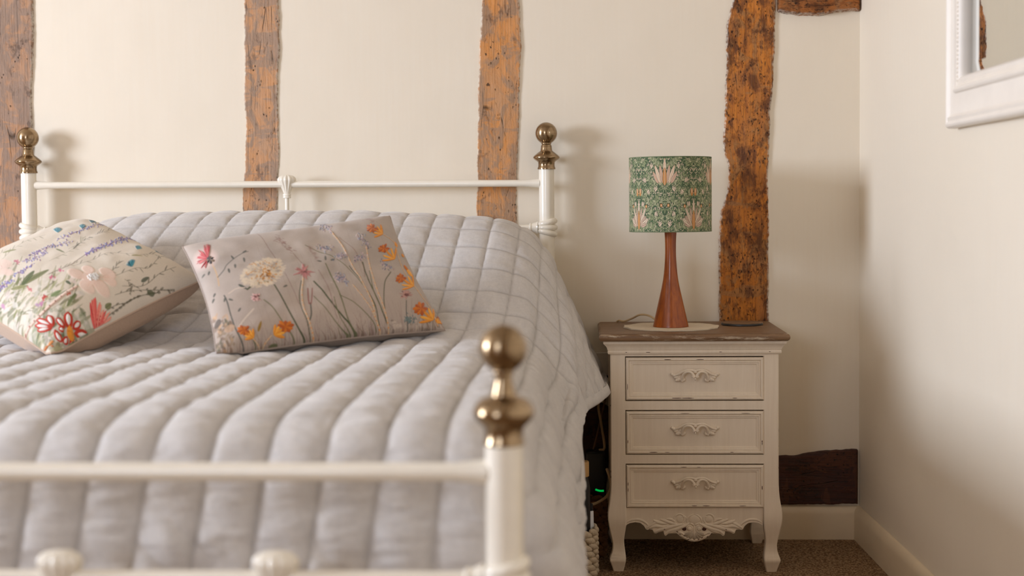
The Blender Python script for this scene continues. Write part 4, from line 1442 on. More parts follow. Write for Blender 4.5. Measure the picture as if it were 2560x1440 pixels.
def orange_flower(cx, cy, ang, s, yellow=(0, 0)):
    pe = []
    for k in range(9):
        a = ang + (k - 4) * 0.62
        r_ = s * random.uniform(.55, .95)
        pe.append(((cx, cy), (cx + r_ * math.cos(a), cy + r_ * .8 * math.sin(a)), s * .36, O1 if k % 2 else O2))
    if yellow != (0, 0):
        ya = math.atan2(yellow[1], yellow[0]); L_ = math.hypot(*yellow)
        for k in range(5):
            a = ya + math.pi + (k - 2) * .42
            x, y = cx + yellow[0], cy + yellow[1]
            pe.append(((x, y), (x + L_ * .8 * math.cos(a), y + L_ * .8 * math.sin(a)), s * .28, Y1 if k % 2 else Y2))
    cush_r.stitch('embroidered_flower', pe)


orange_flower(1765, 190, 2.6, 65, (95, 50))
orange_flower(1870, 368, 2.6, 62, (95, 105))
orange_flower(2025, 640, 2.6, 67, (110, 80))
orange_flower(2200, 915, 2.6, 87, (110, 110))
orange_flower(2385, 1000, -.6, 60, (-45, 60))
orange_flower(615, 1105, 2.9, 82, (85, 65))
orange_flower(985, 1070, -.3, 100, (-100, 70))
cush_r.stitch('embroidered_bud', [((2070, 560), (2120, 630), 30, Y1), ((2045, 530), (2085, 580), 22, O1)])
cush_r.stitch('embroidered_bud', [((1965, 310), (1985, 360), 24, Y2)])
cush_r.stitch('embroidered_bud', [((2028, 420), (2045, 455), 22, Y2)])
pe = []
for k in range(46):
    a = math.radians(random.uniform(98, 285))
    r_ = random.uniform(70, 118)
    x0, y0 = 288 + 10 * math.cos(a), 462 + 10 * math.sin(a)
    pe.append(((x0, y0), (x0 + r_ * .82 * math.cos(a), y0 + r_ * math.sin(a) * 1.02), 9, random.choice([lin(206, 74, 82), lin(222, 110, 112), lin(190, 52, 64), lin(232, 150, 146)])))
for k in range(12):
    a = random.uniform(0, 6.3)
    pe.append(((308, 470), (308 + 36 * math.cos(a), 472 + 36 * math.sin(a)), 16, random.choice([lin(70, 72, 78), lin(44, 46, 52), lin(130, 112, 92)])))
cush_r.stitch('embroidered_thistle', pe, 0.0016)

# red outlined flower, coral flower, beaded heart on the cream cushion
RED, WHT = lin(188, 48, 20), lin(232, 226, 218)
pe = []
fl = [((440, 1045), (395, 955), 62), ((440, 1045), (300, 990), 50), ((430, 1055), (290, 1045), 48), ((430, 1060), (310, 1090), 42), ((560, 1040), (555, 915), 66), ((530, 1040), (465, 975), 46), ((590, 1030), (650, 975), 44), ((600, 1055), (708, 1035), 50),
      ((450, 1070), (500, 1165), 50), ((545, 1095), (520, 1165), 34), ((480, 1060), (520, 1050), 40), ((590, 1090), (620, 1140), 26), ((575, 1100), (572, 1160), 22)]
for a, b, w_ in fl: pe.append((a, b, w_ + 8, RED))
cush_l.stitch('embroidered_flower', pe, 0.0014)
pe = []
for a, b, w_ in fl:
    a, b = np.array(a, float), np.array(b, float)
    pe.append((tuple(a + (b - a) * .22), tuple(a + (b - a) * .88), w_ * .7, WHT))
pe.append(((565, 1010), (575, 1110), 56, Y2)); pe.append(((545, 1050), (590, 1060), 40, lin(206, 120, 30)))
cush_l.stitch('embroidered_petal', pe, 0.0028)
pe = []
for (b, w_) in (((745, 830), 36), ((775, 805), 34), ((820, 850), 36), ((850, 900), 34), ((895, 930), 36), ((900, 965), 30), ((745, 900), 30), ((860, 985), 28)):
    for k in range(3):
        q = (b[0] + random.gauss(0, 8), b[1] + random.gauss(0, 8))
        pe.append(((772, 1025), q, w_ * .7, random.choice([lin(226, 96, 88), lin(236, 132, 116), lin(206, 66, 64), lin(240, 158, 138)])))
cush_l.stitch('embroidered_flower', pe, 0.0012)
pe = []
for k in range(60):
    a, r_ = random.uniform(0, 6.3), random.random() ** .5
    x, y = 765 + 50 * r_ * math.cos(a), 628 + 30 * r_ * math.sin(a)
    pe.append(((x - 7, y), (x + 7, y + 2), 13, lin(236, 232, 226)))
cush_l.stitch('beaded_centre', pe, 0.004)
cush_l.stitch('embroidered_flower', [((330, 1290), (350, 1250), 30, lin(214, 130, 62)), ((350, 1255), (400, 1220), 30, lin(196, 112, 50)), ((400, 1225), (440, 1170), 26, lin(226, 150, 84)), ((420, 1220), (445, 1235), 20, lin(206, 120, 60))])

# ------------------------------------------------------------------ bedside cabinet
CY = -0.36                                    # front plane of the carcase
px = lambda x: W(x, 1080, CY).x
x0, x1 = px(1526.5), px(1947)
cab = empty('bedside_cabinet', ((x0 + x1) / 2, -0.2, 0), 'cream distressed bedside cabinet with three drawers and a brown top', 'cabinet')
pz = lambda y: W(1737, y, CY).z
xc = (x0 + x1) / 2
YB = -0.035
d0, d1 = px(1563.5), px(1911)
# carcase: sides, back, rails between the drawers
m = MB()
m.box(x0 + 0.006, x0 + 0.02, CY + 0.02, YB, pz(1290), pz(884))
m.box(x1 - 0.02, x1 - 0.006, CY + 0.02, YB, pz(1290), pz(884))
m.box(x0 + 0.01, x1 - 0.01, YB - 0.008, YB, pz(1300), pz(884))
m.box(x0 + 0.02, x1 - 0.02, CY + 0.03, YB - 0.008, pz(1278), pz(1272))
m.build('carcase', M_CAB, cab, smooth=False)
dz = [(892, 1001), (1026.5, 1136), (1161, 1270)]
rz = [(884, 890.5), (1002.5, 1025), (1137, 1159.5)]
for a, b in rz:
    m = MB(); m.box(d0 - 0.004, d1 + 0.004, CY, CY + 0.02, pz(b), pz(a)); m.build('drawer_rail', M_CAB, cab, smooth=False, bevel=0.0008)


def handle(xc, zc, yf, parent):
    m = MB()
    s = 1 / 1028.0
    def pt(dx, dzv, dyv): return (xc + dx * s, yf - dyv * s, zc - dzv * s)
    # main scrolled bail, symmetrical
    for sg in (-1, 1):
        pts = [pt(sg * a, b, c_) for a, b, c_ in ((32, 9, 4), (31, 2, 9), (27, -6, 14), (20, -10.5, 18), (12, -10, 20), (6, -5, 20), (3, 3, 20))]
        P = smooth_curve([tuple(p) for p in pts], 28)
        rr = np.interp(np.linspace(0, 1, 28), [0, .2, .5, .75, 1], [5.2, 4.0, 3.2, 3.4, 4.4]) * s
        m.tube(P, list(rr), 12)
        P = smooth_curve([pt(sg * a, b, c_) for a, b, c_ in ((48, -1, 6), (40, -4, 10), (31, -10, 14), (20, -15, 17), (9, -15, 19), (0, -13, 20))], 20)
        m.tube(P, list(np.linspace(3.2, 3.0, 20) * s), 8)
        # leafy end plate
        for (a, b, r1, r2, an) in ((33, 8, 7, 4.2, .5), (40, 9, 7, 3.6, .9), (45, 4, 7, 3.4, .3), (51, 0, 6, 3.2, -.3), (56, -3, 4, 3, 0), (38, 2, 8, 4, -.4), (31, 12, 5, 3.6, 1.2), (45, 11, 4.6, 2.8, 1.0), (27, 11, 3.4, 3.4, 0)):
            m.ball(pt(sg * a, b, 3.5), (r1 * 1.2 * s, 5.0 * s, r2 * 1.4 * s), 10, 7, Matrix.Rotation(sg * an, 3, 'Y'))
        m.ball(pt(sg * 7, 2, 20), (2.6 * s, 2.4 * s, 2.6 * s), 10, 7)
    m.ball(pt(0, -10, 20), (5 * s, 4 * s, 3 * s), 10, 7)
    m.ball(pt(0, 7, 20), (3 * s, 3 * s, 4 * s), 10, 7)
    return m.build('handle', M_CAB, parent, angle=70)


def frame_steps(xa, xb, za, zb, steps, yb):
    """nested rectangular rings from the rim inward; steps = (inset, y)"""
    m = MB(); vs = []; fs = []
    for ins, y in steps:
        vs += [(xa + ins, y, za + ins), (xb - ins, y, za + ins), (xb - ins, y, zb - ins), (xa + ins, y, zb - ins)]
    for i in range(len(steps) - 1):
        for k in range(4):
            k2 = (k + 1) % 4
            fs.append((i * 4 + k, i * 4 + k2, (i + 1) * 4 + k2, (i + 1) * 4 + k))
    e = (len(steps) - 1) * 4
    fs.append((e, e + 1, e + 2, e + 3))
    m.add(vs, fs)
    n = len(m.v)
    m.v += [(xa, yb, za), (xb, yb, za), (xb, yb, zb), (xa, yb, zb)]
    for k in range(4):
        k2 = (k + 1) % 4
        m.f.append((k, n + k, n + k2, k2))
    m.f.append((n + 3, n + 2, n + 1, n))
    return m


for i, (a, b) in enumerate(dz):
    za, zb = pz(b), pz(a)
    g = 0.0018
    steps = [(0.0, CY + 0.002), (0.0008, CY - 0.0005), (0.003, CY - 0.0022), (0.0062, CY - 0.0022), (0.0075, CY - 0.0005), (0.0082, CY + 0.0012), (0.0088, CY + 0.0002), (0.0120, CY + 0.0002), (0.0128, CY + 0.0020), (0.0165, CY + 0.0024), (0.0172, CY + 0.0040), (0.0178, CY + 0.0048)]
    fr = frame_steps(d0 + g, d1 - g, za + g * .5, zb - g, steps, CY + 0.022)
    dr = fr.build('drawer', M_CAB, cab, smooth=True, angle=22)
    hy = {0: 938.5, 1: 1073, 2: 1207.5}[i]
    handle(px(1737.5), W(1737, hy, CY).z, CY + 0.0045, dr)
    # chips where the paint has worn through
    m = MB()
    for k in range(9):
        side = random.choice('tblr')
        ln, th = random.uniform(.003, .012), random.uniform(.0005, .0011)
        if side in 'tb':
            xx_ = random.uniform(d0 + .03, d1 - .03); zz = (zb - g - .0045) if side == 't' else (za + g + .004)
            m.ball((xx_, CY - 0.0024, zz), (ln, .0004, th), 8, 5)
        else:
            zz = random.uniform(za + .02, zb - .02); xx_ = (d0 + g + .004) if side == 'l' else (d1 - g - .004)
            m.ball((xx_, CY - 0.0024, zz), (th, .0004, ln * .7), 8, 5)
    tag(m.build('paint_chips', M_CHIP_SHADE, dr), kind='stuff')
# dark board added to paint the shade in the drawer gaps
m = MB(); m.box(d0 - 0.002, d1 + 0.002, CY + 0.022, CY + 0.03, pz(1272), pz(885)); m.build('gap_shade_board', M_CHIP_SHADE, cab, smooth=False)

# legs: each runs the whole height as the corner post and ends in a cabriole foot
LEGPX = [(884, 0, 37.5, 0), (1180, 0, 37.5, 0), (1225, .5, 37.5, .6), (1245, 1.8, 38, 1.5), (1262, 4, 38, 3.5), (1280, 7, 38, 6), (1296, 8.2, 38, 8), (1310, 7.4, 38, 8), (1325, 5, 37, 6), (1342, 1.5, 34.5, 2), (1358, -1.8, 32.5, -1.5), (1372, -3.6, 33, -4), (1388, -2.4, 35, -3), (1400, 1.5, 36.5, 2.5), (1407, 3.8, 36.6, 6), (1412, 3.6, 36.2, 6.5), (1418, 1.5, 35.2, 4.5), (1428, -1.8, 33, 1), (1439, -5, 30.5, -2)]
ZB = pz(1439)
s_ = 1 / 1028.0


def leg(sgn, front):
    rows = smooth_curve(LEGPX, 110)
    vs, fs = [], []
    xo = x0 if sgn < 0 else x1
    fy = CY if front else YB
    fs_ = 1 if front else -1
    for (py, o, i_, f_) in rows:
        z = max(0.0, (pz(py) - ZB) * (pz(884) / (pz(884) - ZB)))
        xa_ = xo + sgn * o * s_                # outer
        xb_ = xo - sgn * (i_) * s_             # inner
        ya_ = fy - fs_ * f_ * s_ * 0.9         # outward face
        wb = (0.030 if i_ > 36 else 0.030 - (36 - i_) * 0.0010)
        yb_ = fy + fs_ * wb
        b_ = 0.0022
        ring = [(xa_, ya_ + fs_ * b_), (xa_ - sgn * b_, ya_), (xb_ + sgn * b_, ya_), (xb_, ya_ + fs_ * b_), (xb_, yb_ - fs_ * b_), (xb_ + sgn * b_, yb_), (xa_ - sgn * b_, yb_), (xa_, yb_ - fs_ * b_)]
        vs += [(a, b, z) for a, b in ring]
    n = 8
    for j in range(len(rows) - 1):
        for k in range(n):
            k2 = (k + 1) % n
            fs.append((j * n + k, j * n + k2, (j + 1) * n + k2, (j + 1) * n + k))
    fs.append(tuple(range(n))); fs.append(tuple((len(rows) - 1) * n + k for k in range(n)))
    m = MB(); m.add(vs, fs)
    return m.build('leg', M_CAB, cab, angle=40)


for sg in (-1, 1):
    for fr_ in (True, False): leg(sg, fr_)

# apron: scalloped board, raised rim and carved leaves (drawing coordinates of the close-up, 4.5 px per photo px)
def ap(zx, zy, y=CY): return ((W(1480 + zx / 4.5, 1120 + zy / 4.5, CY)).x, (W(1480 + zx / 4.5, 1120 + zy / 4.5, CY)).z)
half = [(380, 885), (400, 862), (430, 848), (490, 838), (545, 848), (585, 880), (605, 915), (622, 925), (650, 916), (685, 925), (700, 962), (718, 966), (750, 952), (805, 940), (815, 985), (832, 992), (860, 968), (955, 962), (990, 995), (1050, 1032), (1100, 1050), (1152, 1056)]
CXZ = 1152
right = [(2 * CXZ + 2 - x, y) for x, y in half[:-1]][::-1]
right = [(x if x < 1900 else min(x, 1925), y) for x, y in right]
outline = half + right
poly = [ap(380, 676)] + [ap(*p) for p in outline] + [ap(1928, 676)]
m = MB(); m.prism(poly, CY + 0.004, CY + 0.018)
apron = m.build('apron', M_CAB, cab, smooth=False)
orn = MB()


def lobe(m, pts, r, yoff=0.0, flat=0.5, n=18):
    """raised carved ridge along points with tapering width"""
    P = smooth_curve(pts, n) if len(pts) > 2 else np.linspace(pts[0], pts[1], n)
    for sg in (0, 1):
        Q = []
        for (a, b) in P:
            aa = a if sg == 0 else 2 * CXZ - a
            x, z = ap(aa, b)
            Q.append((x, CY + 0.004 - yoff, z))
        t = np.linspace(0, 1, n)
        rr = np.maximum(r * np.sqrt(np.clip(4 * t * (1 - t) * 0.9 + 0.15, 0.1, 1)) / 4.5 * s_, 0.0004)
        k = len(m.v)
        m.tube(Q, list(rr), 10, flat=(0, 1, 0))
        for i in range(k, len(m.v)):
            x, y, z = m.v[i]
            m.v[i] = (x, CY + 0.004 - yoff + (y - (CY + 0.004 - yoff)) * flat, z)


# rim of the arches
lobe(orn, [(384, 850), (430, 818), (500, 806), (560, 818), (610, 850), (636, 880)], 15, 0, .55, 30)
for pts, r_ in (([(640, 905), (720, 880), (800, 890), (870, 870)], 22), ([(610, 905), (650, 880), (700, 850), (730, 845)], 18), ([(705, 950), (760, 925), (840, 905), (930, 880), (1040, 860)], 24),
                ([(690, 815), (730, 835), (790, 850), (860, 855)], 20), ([(700, 865), (760, 850), (740, 825), (700, 820)], 10), ([(770, 805), (840, 830), (900, 850), (960, 860)], 20), ([(840, 800), (900, 810), (940, 840)], 16),
                ([(820, 975), (870, 935), (950, 915), (1040, 880), (1100, 850)], 22), ([(860, 955), (930, 940), (990, 915)], 16), ([(970, 955), (1010, 960), (1060, 1000)], 14), ([(1000, 985), (1070, 1020), (1150, 1040)], 14),
                ([(1055, 960), (1080, 985), (1100, 1020)], 14), ([(1105, 965), (1120, 990), (1135, 1025)], 14), ([(1150, 870), (1152, 940), (1153, 1030)], 12), ([(1100, 850), (1130, 860), (1150, 880)], 14),
                ([(1070, 845), (1075, 800), (1110, 765), (1150, 748)], 12), ([(1150, 790), (1150, 860)], 5)):
    lobe(orn, pts, r_, 0.0, .7)
# scroll circles
for (c_x, c_y, R_) in ((985, 805, 58), (1032, 800, 26), (1098, 912, 34)):
    pts = [(c_x + R_ * math.cos(a), c_y + R_ * math.sin(a)) for a in np.linspace(-3.6, 1.6, 12)]
    lobe(orn, pts, 11, 0.0, .7, 26)
for sg in (-1, 1):
    x, z = ap(CXZ + sg * 54, 912); orn.ball((x, CY + 0.004, z), (0.006, 0.003, 0.006), 12, 8)
    x, z = ap(CXZ + sg * 160, 805); orn.ball((x, CY + 0.004, z), (0.009, 0.0018, 0.009), 14, 8)
x, z = ap(CXZ, 810); orn.ball((x, CY + 0.004, z), (0.014, 0.0022, 0.012), 14, 8)
for k in range(-3, 4):
    a = math.pi / 2 + k * 0.36
    lobe(orn, [(CXZ + 30 * math.cos(a), 945 + 20 * math.sin(a)), (CXZ + (165 - 10 * abs(k)) * math.cos(a), 945 + 90 * math.sin(a))], 20, 0.0, .8)
orn.build('carved_ornament', M_CAB, cab, angle=60)
m = MB()
for sg in (-1, 1):
    x, z = ap(CXZ + sg * 112, 914); m.ball((x, CY + 0.0035, z), (0.0055, 0.002, 0.0046), 12, 7)  # dark balls paint the shade inside two carved holes
for (a, b) in ((960, 942), (990, 975), (1040, 990), (1345, 965), (1240, 1010), (815, 915), (1510, 918), (1085, 1028), (1200, 1030), (1300, 1000)):
    x, z = ap(a, b); m.ball((x, CY + 0.0008, z), (0.0028, 0.0006, 0.0008), 8, 5, Matrix.Rotation(random.uniform(-.8, .8), 3, 'Y'))
tag(m.build('hole_shade_and_wear', M_CHIP_SHADE, cab), kind='stuff')

# crown moulding and top
zt1 = W(1740, 835.5, CY - 0.03).z            # upper face of the top
zt0 = zt1 - 0.0178
zc0 = pz(885)


def sweep_rect(prof, name, mat, xa, xb, yf, yb):
    """profile of (outset, z) carried round front and sides"""
    m = MB(); vs, fs = [], []
    for o, z in prof:
        vs += [(xa - o, yb, z), (xa - o, yf - o, z), (xb + o, yf - o, z), (xb + o, yb, z)]
    for i in range(len(prof) - 1):
        for k in range(3):
            fs.append((i * 4 + k, i * 4 + k + 1, (i + 1) * 4 + k + 1, (i + 1) * 4 + k))
        fs.append((i * 4 + 3, i * 4, (i + 1) * 4, (i + 1) * 4 + 3))
    fs.append((0, 1, 2, 3)); e = (len(prof) - 1) * 4; fs.append((e + 3, e + 2, e + 1, e))
    m.add(vs, fs)
    return m.build(name, mat, cab, angle=25)


H_ = zt0 - zc0
pf = [(0.0, 0), (0.0035, 0.0), (0.0055, .06), (0.0065, .16), (0.0055, .26), (0.0050, .30), (0.0065, .34), (0.0075, .45), (0.0100, .60), (0.0140, .74), (0.0165, .80), (0.0165, 1.0), (0, 1.0)]
sweep_rect([(o, zc0 + t * H_) for o, t in pf], 'crown_moulding', M_CAB, x0, x1, CY, YB)
TX0, TX1, TYF, TYB = W(1497.5, 838, CY - 0.03).x, W(1976, 838, CY - 0.03).x, CY - 0.030, -0.014
pf2 = [(-0.004, 0), (-0.001, .04), (0.002, .2), (0.0035, .42), (0.0035, .62), (0.002, .82), (-0.001, .96), (-0.004, 1.0)]
m = sweep_rect([(o - 0.0035, zt0 + t * (zt1 - zt0)) for o, t in pf2], 'top_edge', M_TOPEDGE, TX0, TX1, TYF, TYB)
m = MB(); m.box(TX0 + 0.0065, TX1 - 0.0065, TYF + 0.0065, TYB - 0.0005, zt1 - 0.004, zt1 + 0.0005); m.build('top_board', M_TOP, cab, smooth=False)
ZT = zt1 + 0.0005
m = MB()
for k in range(5):
    m.ball((random.choice([random.uniform(x0 + .01, x1 - .01)]), CY - 0.0062, zc0 + H_ * .16), (random.uniform(.002, .008), .0006, .0007), 8, 5)
for k in range(10):
    z = random.uniform(.12, .5); sg = random.choice([-1, 1])
    m.ball(((x0 if sg < 0 else x1), CY + random.uniform(0.0, .004), z), (.0006, .0018, random.uniform(.001, .006)), 8, 5)
tag(m.build('paint_chips', M_CHIP_SHADE, cab), kind='stuff')

# ------------------------------------------------------------------ lamp, doily, coaster
LY = -0.205
lx = W(1677, 819, LY).x
lamp = empty('table_lamp', (lx, LY, ZT + 0.003), 'table lamp with waisted teak base and green leafy drum shade', 'lamp')
SCL = 3600 / (3.86 + LY)
lz = lambda y: W(1677, y, LY).z
zb_ = ZT + 0.003
basep = [(44, 0), (44, 2), (40, 20), (36, 38), (31.5, 58), (27, 78), (22.5, 98), (18.5, 120), (16, 142), (14.4, 164), (13.6, 184), (13.6, 202), (14.2, 220), (15.2, 238), (15.2, 246)]
m = MB(); m.lathe([(a / SCL, b / SCL) for a, b in smooth_curve(basep, 60)], (lx, LY, zb_), 64)
m.build('lamp_base', M_TEAK, lamp, angle=60)
zs0, zs1 = lz(578), lz(394.5)
RS = 102.0 / SCL
m = MB(); m.lathe([(0.010, zs0 - 0.012), (0.010, zs0 + 0.05), (0.018, zs0 + 0.05), (0.018, zs0 + 0.075)], (lx, LY, 0), 24)
m.build('bulb_holder', M_WHITEPL, lamp)
m = MB(); m.lathe([(0.010, zs0 + 0.075), (0.016, zs0 + 0.085), (0.027, zs0 + 0.11), (0.028, zs0 + 0.125), (0.018, zs0 + 0.148), (0.001, zs0 + 0.153)], (lx, LY, 0), 24)
m.build('bulb', m_plain('opal_glass', (0.8, 0.8, 0.78), 0.3), lamp)


def art_shade():
    """repeat of scrolling leaves and pale blossoms on green; one repeat spans 400 units, height 370"""
    A = Art(420, 380, [(0, 0), (420, 0), (420, 380), (0, 380)], lin(72, 92, 68))
    yy, xx = np.mgrid[0:A.h, 0:A.w]
    A.c *= 1 + .16 * fbm(xx / 14, yy / 14, 5, 3)[..., None]
    LG, LG2, DK, CRM, PK, ORG = lin(184, 184, 146), lin(150, 160, 118), lin(48, 62, 46), lin(222, 200, 174), lin(200, 170, 148), lin(196, 140, 84)
    def sym(fn):
        for mx in (False, True): fn((lambda x: (420 - x) if mx else x))
    rs = random.Random(4)
    def leafy(pts, s=1.0, col=LG):
        def go(f):
            Q = smooth_curve(pts, 40)
            A.poly([(f(x), y) for x, y in Q], DK, 5.5 * s, 1, curve=False)
            A.poly([(f(x), y) for x, y in Q], col, 2.6 * s, 1, curve=False)
            for i in range(4, 38, 4):
                d = Q[i + 1] - Q[i - 1]; a0 = math.atan2(d[1], d[0])
                for sd in (-1, 1):
                    a = a0 + sd * .75; L_ = s * (25 + 5 * math.sin(i))
                    A.leaf((f(Q[i][0]), Q[i][1]), (f(Q[i][0] + L_ * math.cos(a)), Q[i][1] + L_ * math.sin(a)), 11 * s, col if i % 8 else LG2, 1, vein=DK, edge=DK, we=1.8)
        sym(go)
    def bloom(cx, cy, s, up_=1, n=4, both=True):
        def go(f):
            for k in range(-n, n + 1):
                a = -math.pi / 2 * up_ + k * .21
                L_ = s * (1.0 - abs(k) * .11) * (1.0 if k % 2 == 0 else .82)
                bx, by = cx + 0.12 * s * k, cy
                A.leaf((f(bx), by), (f(bx + L_ * math.cos(a)), by + L_ * math.sin(a)), s * .19, CRM if k % 2 == 0 else PK, 1, vein=ORG, edge=DK, we=1.6)
            A.leaf((f(cx), cy + up_ * s * .1), (f(cx), cy - up_ * s * .62), s * .22, ORG, 1, vein=CRM, edge=DK, we=2)
        if both: sym(go)
        else: go(lambda x: x)
    # background sprinkle of leaves
    for i in range(1300):
        x, y, a = rs.uniform(0, 210), rs.uniform(0, 380), rs.uniform(0, 6.3)
        L_ = rs.uniform(8, 17)
        c_ = rs.choice([LG, LG2, LG2, lin(98, 124, 86), CRM])
        def go(f): A.leaf((f(x), y), (f(x + L_ * math.cos(a)), y + L_ * math.sin(a)), rs.uniform(3.4, 5.5), c_, .95, edge=DK, we=1.0)
        sym(go)
    leafy([(210, 250), (170, 215), (120, 235), (70, 215), (20, 170), (0, 120)])
    leafy([(210, 160), (165, 120), (120, 130), (80, 100), (60, 50), (20, 10)])
    leafy([(210, 330), (180, 300), (130, 310), (90, 270), (40, 260), (0, 280)])
    leafy([(150, 380), (110, 350), (60, 350), (10, 375)], .9)
    leafy([(200, 50), (150, 30), (110, 0)], .9)
    leafy([(150, 170), (110, 165), (75, 180), (50, 220)], .8)
    for (x, y, a) in ((140, 175, -1.2), (95, 165, 2.0), (150, 275, 1.7), (60, 130, -1.8), (110, 60, -1.4), (35, 225, 1.3), (170, 350, -1.1), (80, 310, 2.2)):
        def go(f):
            for k in (-1, 0, 1):
                b = a + k * .45
                A.leaf((f(x), y), (f(x + 26 * math.cos(b)), y + 26 * math.sin(b)), 9, CRM, 1, edge=DK, we=1.8)
        sym(go)
    def scr(f):
        A.poly([(f(210), y_) if False else (f(x_), y_) for x_, y_ in ((210, 150), (200, 185), (210, 215), (180, 225), (158, 255), (172, 285), (210, 300))], DK, 6)
        A.poly([(f(x_), y_) for x_, y_ in ((210, 150), (200, 185), (210, 215), (180, 225), (158, 255), (172, 285), (210, 300))], LG, 3.2)
    sym(scr)
    for (x, y) in ((185, 245), (70, 250), (30, 330)):
        def go(f):
            A.ell((f(x), y), 11, 11, 0, DK); A.ell((f(x), y), 8.5, 8.5, 0, ORG); A.ell((f(x), y), 3, 3, 0, CRM)
        sym(go)
    bloom(210, 132, 124, 1, 3, False)
    for sx in (0, 420):
        for k in range(-5, 6):
            a = -math.pi / 2 + k * .27
            L_ = 140 * (1 - abs(k) * .11) * (1 if k % 2 == 0 else .8)
            A.leaf((sx + k * 5, 350), (sx + k * 5 + L_ * math.cos(a), 350 + L_ * math.sin(a)), 19, CRM if k % 2 == 0 else PK, 1, vein=DK, edge=DK, we=1.6)
        A.leaf((sx, 368), (sx, 270), 26, ORG, 1, vein=CRM, edge=DK, we=2)
        for dx in (-15, 15): A.ell((sx + dx, 178), 12, 22, 0, DK); A.ell((sx + dx, 178), 10, 20, 0, ORG); A.ell((sx + dx, 172), 5, 12, 0, CRM, .5)
    return A


SA = art_shade()
nk, nz = 760, 176
th = np.linspace(-1.5 * math.pi, 0.5 * math.pi, nk + 1)[:, None]
zz = np.linspace(0, 1, nz)[None, :]
Pn = np.stack([lx + RS * np.cos(th) + 0 * zz, LY + RS * np.sin(th) + 0 * zz, zs0 + (zs1 - zs0) * zz + 0 * th], -1)
# th = -90deg faces the camera; a blossom centre stands 11deg left of it
ph = ((th + math.pi / 2 + math.radians(11)) / math.radians(82) + 0.5) % 1.0
col, _ = SA.sample(ph + 0 * zz, 1 - zz + 0 * th)
link('lamp_shade', grid_mesh('lamp_shade', Pn, col=col), M_SHADE, lamp)
Pi = Pn[::9, ::40].copy(); ctr = np.array([lx, LY, 0])
Pi[..., :2] = ctr[:2] + (Pi[..., :2] - ctr[:2]) * 0.985
link('shade_lining', grid_mesh('shade_lining', Pi), m_plain('white_lining', lin(230, 224, 210), 0.7), lamp)
for z in (zs0, zs1):
    m = MB(); m.torus((lx, LY, z), RS - 0.0006, 0.0011, None, 90, 8); m.build('shade_rim', m_plain('green_rim', lin(104, 116, 84), 0.8), lamp)
m = MB(); m.torus((lx, LY, zs0 + 0.06), 0.02, 0.0015, None, 24, 8)
for k in range(3):
    a = k * 2.094 + .5
    m.tube([(lx + .02 * math.cos(a), LY + .02 * math.sin(a), zs0 + .06), (lx + RS * .985 * math.cos(a), LY + RS * .985 * math.sin(a), zs0 + .002)], 0.0012, 8)
m.build('shade_carrier', M_WHITEPL, lamp)
m = MB()
cpts = [W(1640, 800, LY), W(1622, 789, LY + .05), W(1600, 787, LY + .09), W(1580, 796, -0.06), W(1560, 812, -0.045), W(1545, 822, -0.03)]
cpts = [Vector((p.x, p.y, max(p.z, ZT + 0.0035))) for p in cpts]
cpts.append(Vector((cpts[-1].x - 0.01, -0.008, ZT - 0.02)))
m.tube(smooth_curve([tuple(p) for p in cpts], 50), 0.0027, 10); m.build('flex', M_CABLE, lamp)

dm = MB()
n = 120; vs = [(lx, LY, ZT + 0.0026)]; fs = []
for ring, rr in enumerate(np.linspace(0.2, 1, 12)):
    for k in range(n):
        a = 2 * math.pi * k / n
        R_ = 0.121 * rr * (1 + (0.018 * math.sin(14 * a) + .012 * math.sin(5 * a + 1)) * rr ** 4)
        h = 0.0026 + (0.0022 * max(0, math.sin(9 * a + .8)) + 0.0016 * max(0, math.sin(4 * a))) * max(0, rr - .45)
        vs.append((lx + R_ * math.cos(a) * 0.99, LY + 0.004 + R_ * math.sin(a), ZT + h))
for k in range(n): fs.append((0, 1 + k, 1 + (k + 1) % n))
for r_ in range(11):
    for k in range(n):
        a0 = 1 + r_ * n; fs.append((a0 + k, a0 + n + k, a0 + n + (k + 1) % n, a0 + (k + 1) % n))
nv = len(vs); vs += [(x, y, ZT + 0.0004) for x, y, z in vs[-n:]]
for k in range(n): fs.append((nv - n + k, nv + k, nv + (k + 1) % n, nv - n + (k + 1) % n))
dm.add(vs, fs)
tag(dm.build('doily', M_DOILY, angle=80), 'cream round lace doily under the table lamp', 'doily')
cxx = WZ(1855, 812, ZT)
cyy = min(cxx.y, -0.075)
ccx = W(1855, 812, cyy).x
m = MB(); m.lathe([(0.052, 0.0003), (0.0535, 0.001), (0.0535, 0.0045), (0.0525, 0.006)], (ccx, cyy, ZT), 64)
cst = m.build('coaster', m_plain('dark_slate', (0.02, 0.018, 0.016), 0.4))
tag(cst, 'thin round coaster with dark rim at the back right of the cabinet top', 'coaster')
m = MB(); m.lathe([(0.0528, 0.0052), (0.0530, 0.0066), (0.052, 0.0071)], (ccx, cyy, ZT), 64); m.build('face', M_TOP, cst)

# ------------------------------------------------------------------ wall mirror on the right wall
tdir = Vector((RK, -1, 0)).normalized()          # along the wall toward the camera
def mirror_origin():
    off = 0.03
    d = ray(2361, 322)
    # intersect with the plane offset from the wall
    p0 = Vector((RX0, 0, 0)) + nr * off
    t = (p0 - Vector(CAM)).dot(nr) / d.dot(nr)
    return Vector(CAM) + d * t - nr * off
MO = mirror_origin()
MW, MH = 0.62, 0.95
mir_o = empty('wall_mirror', tuple(MO), 'white painted wooden framed mirror on the right wall', 'mirror')


def mpt(a, b, c_): return tuple(MO + tdir * a + Vector((0, 0, b)) + nr * c_)


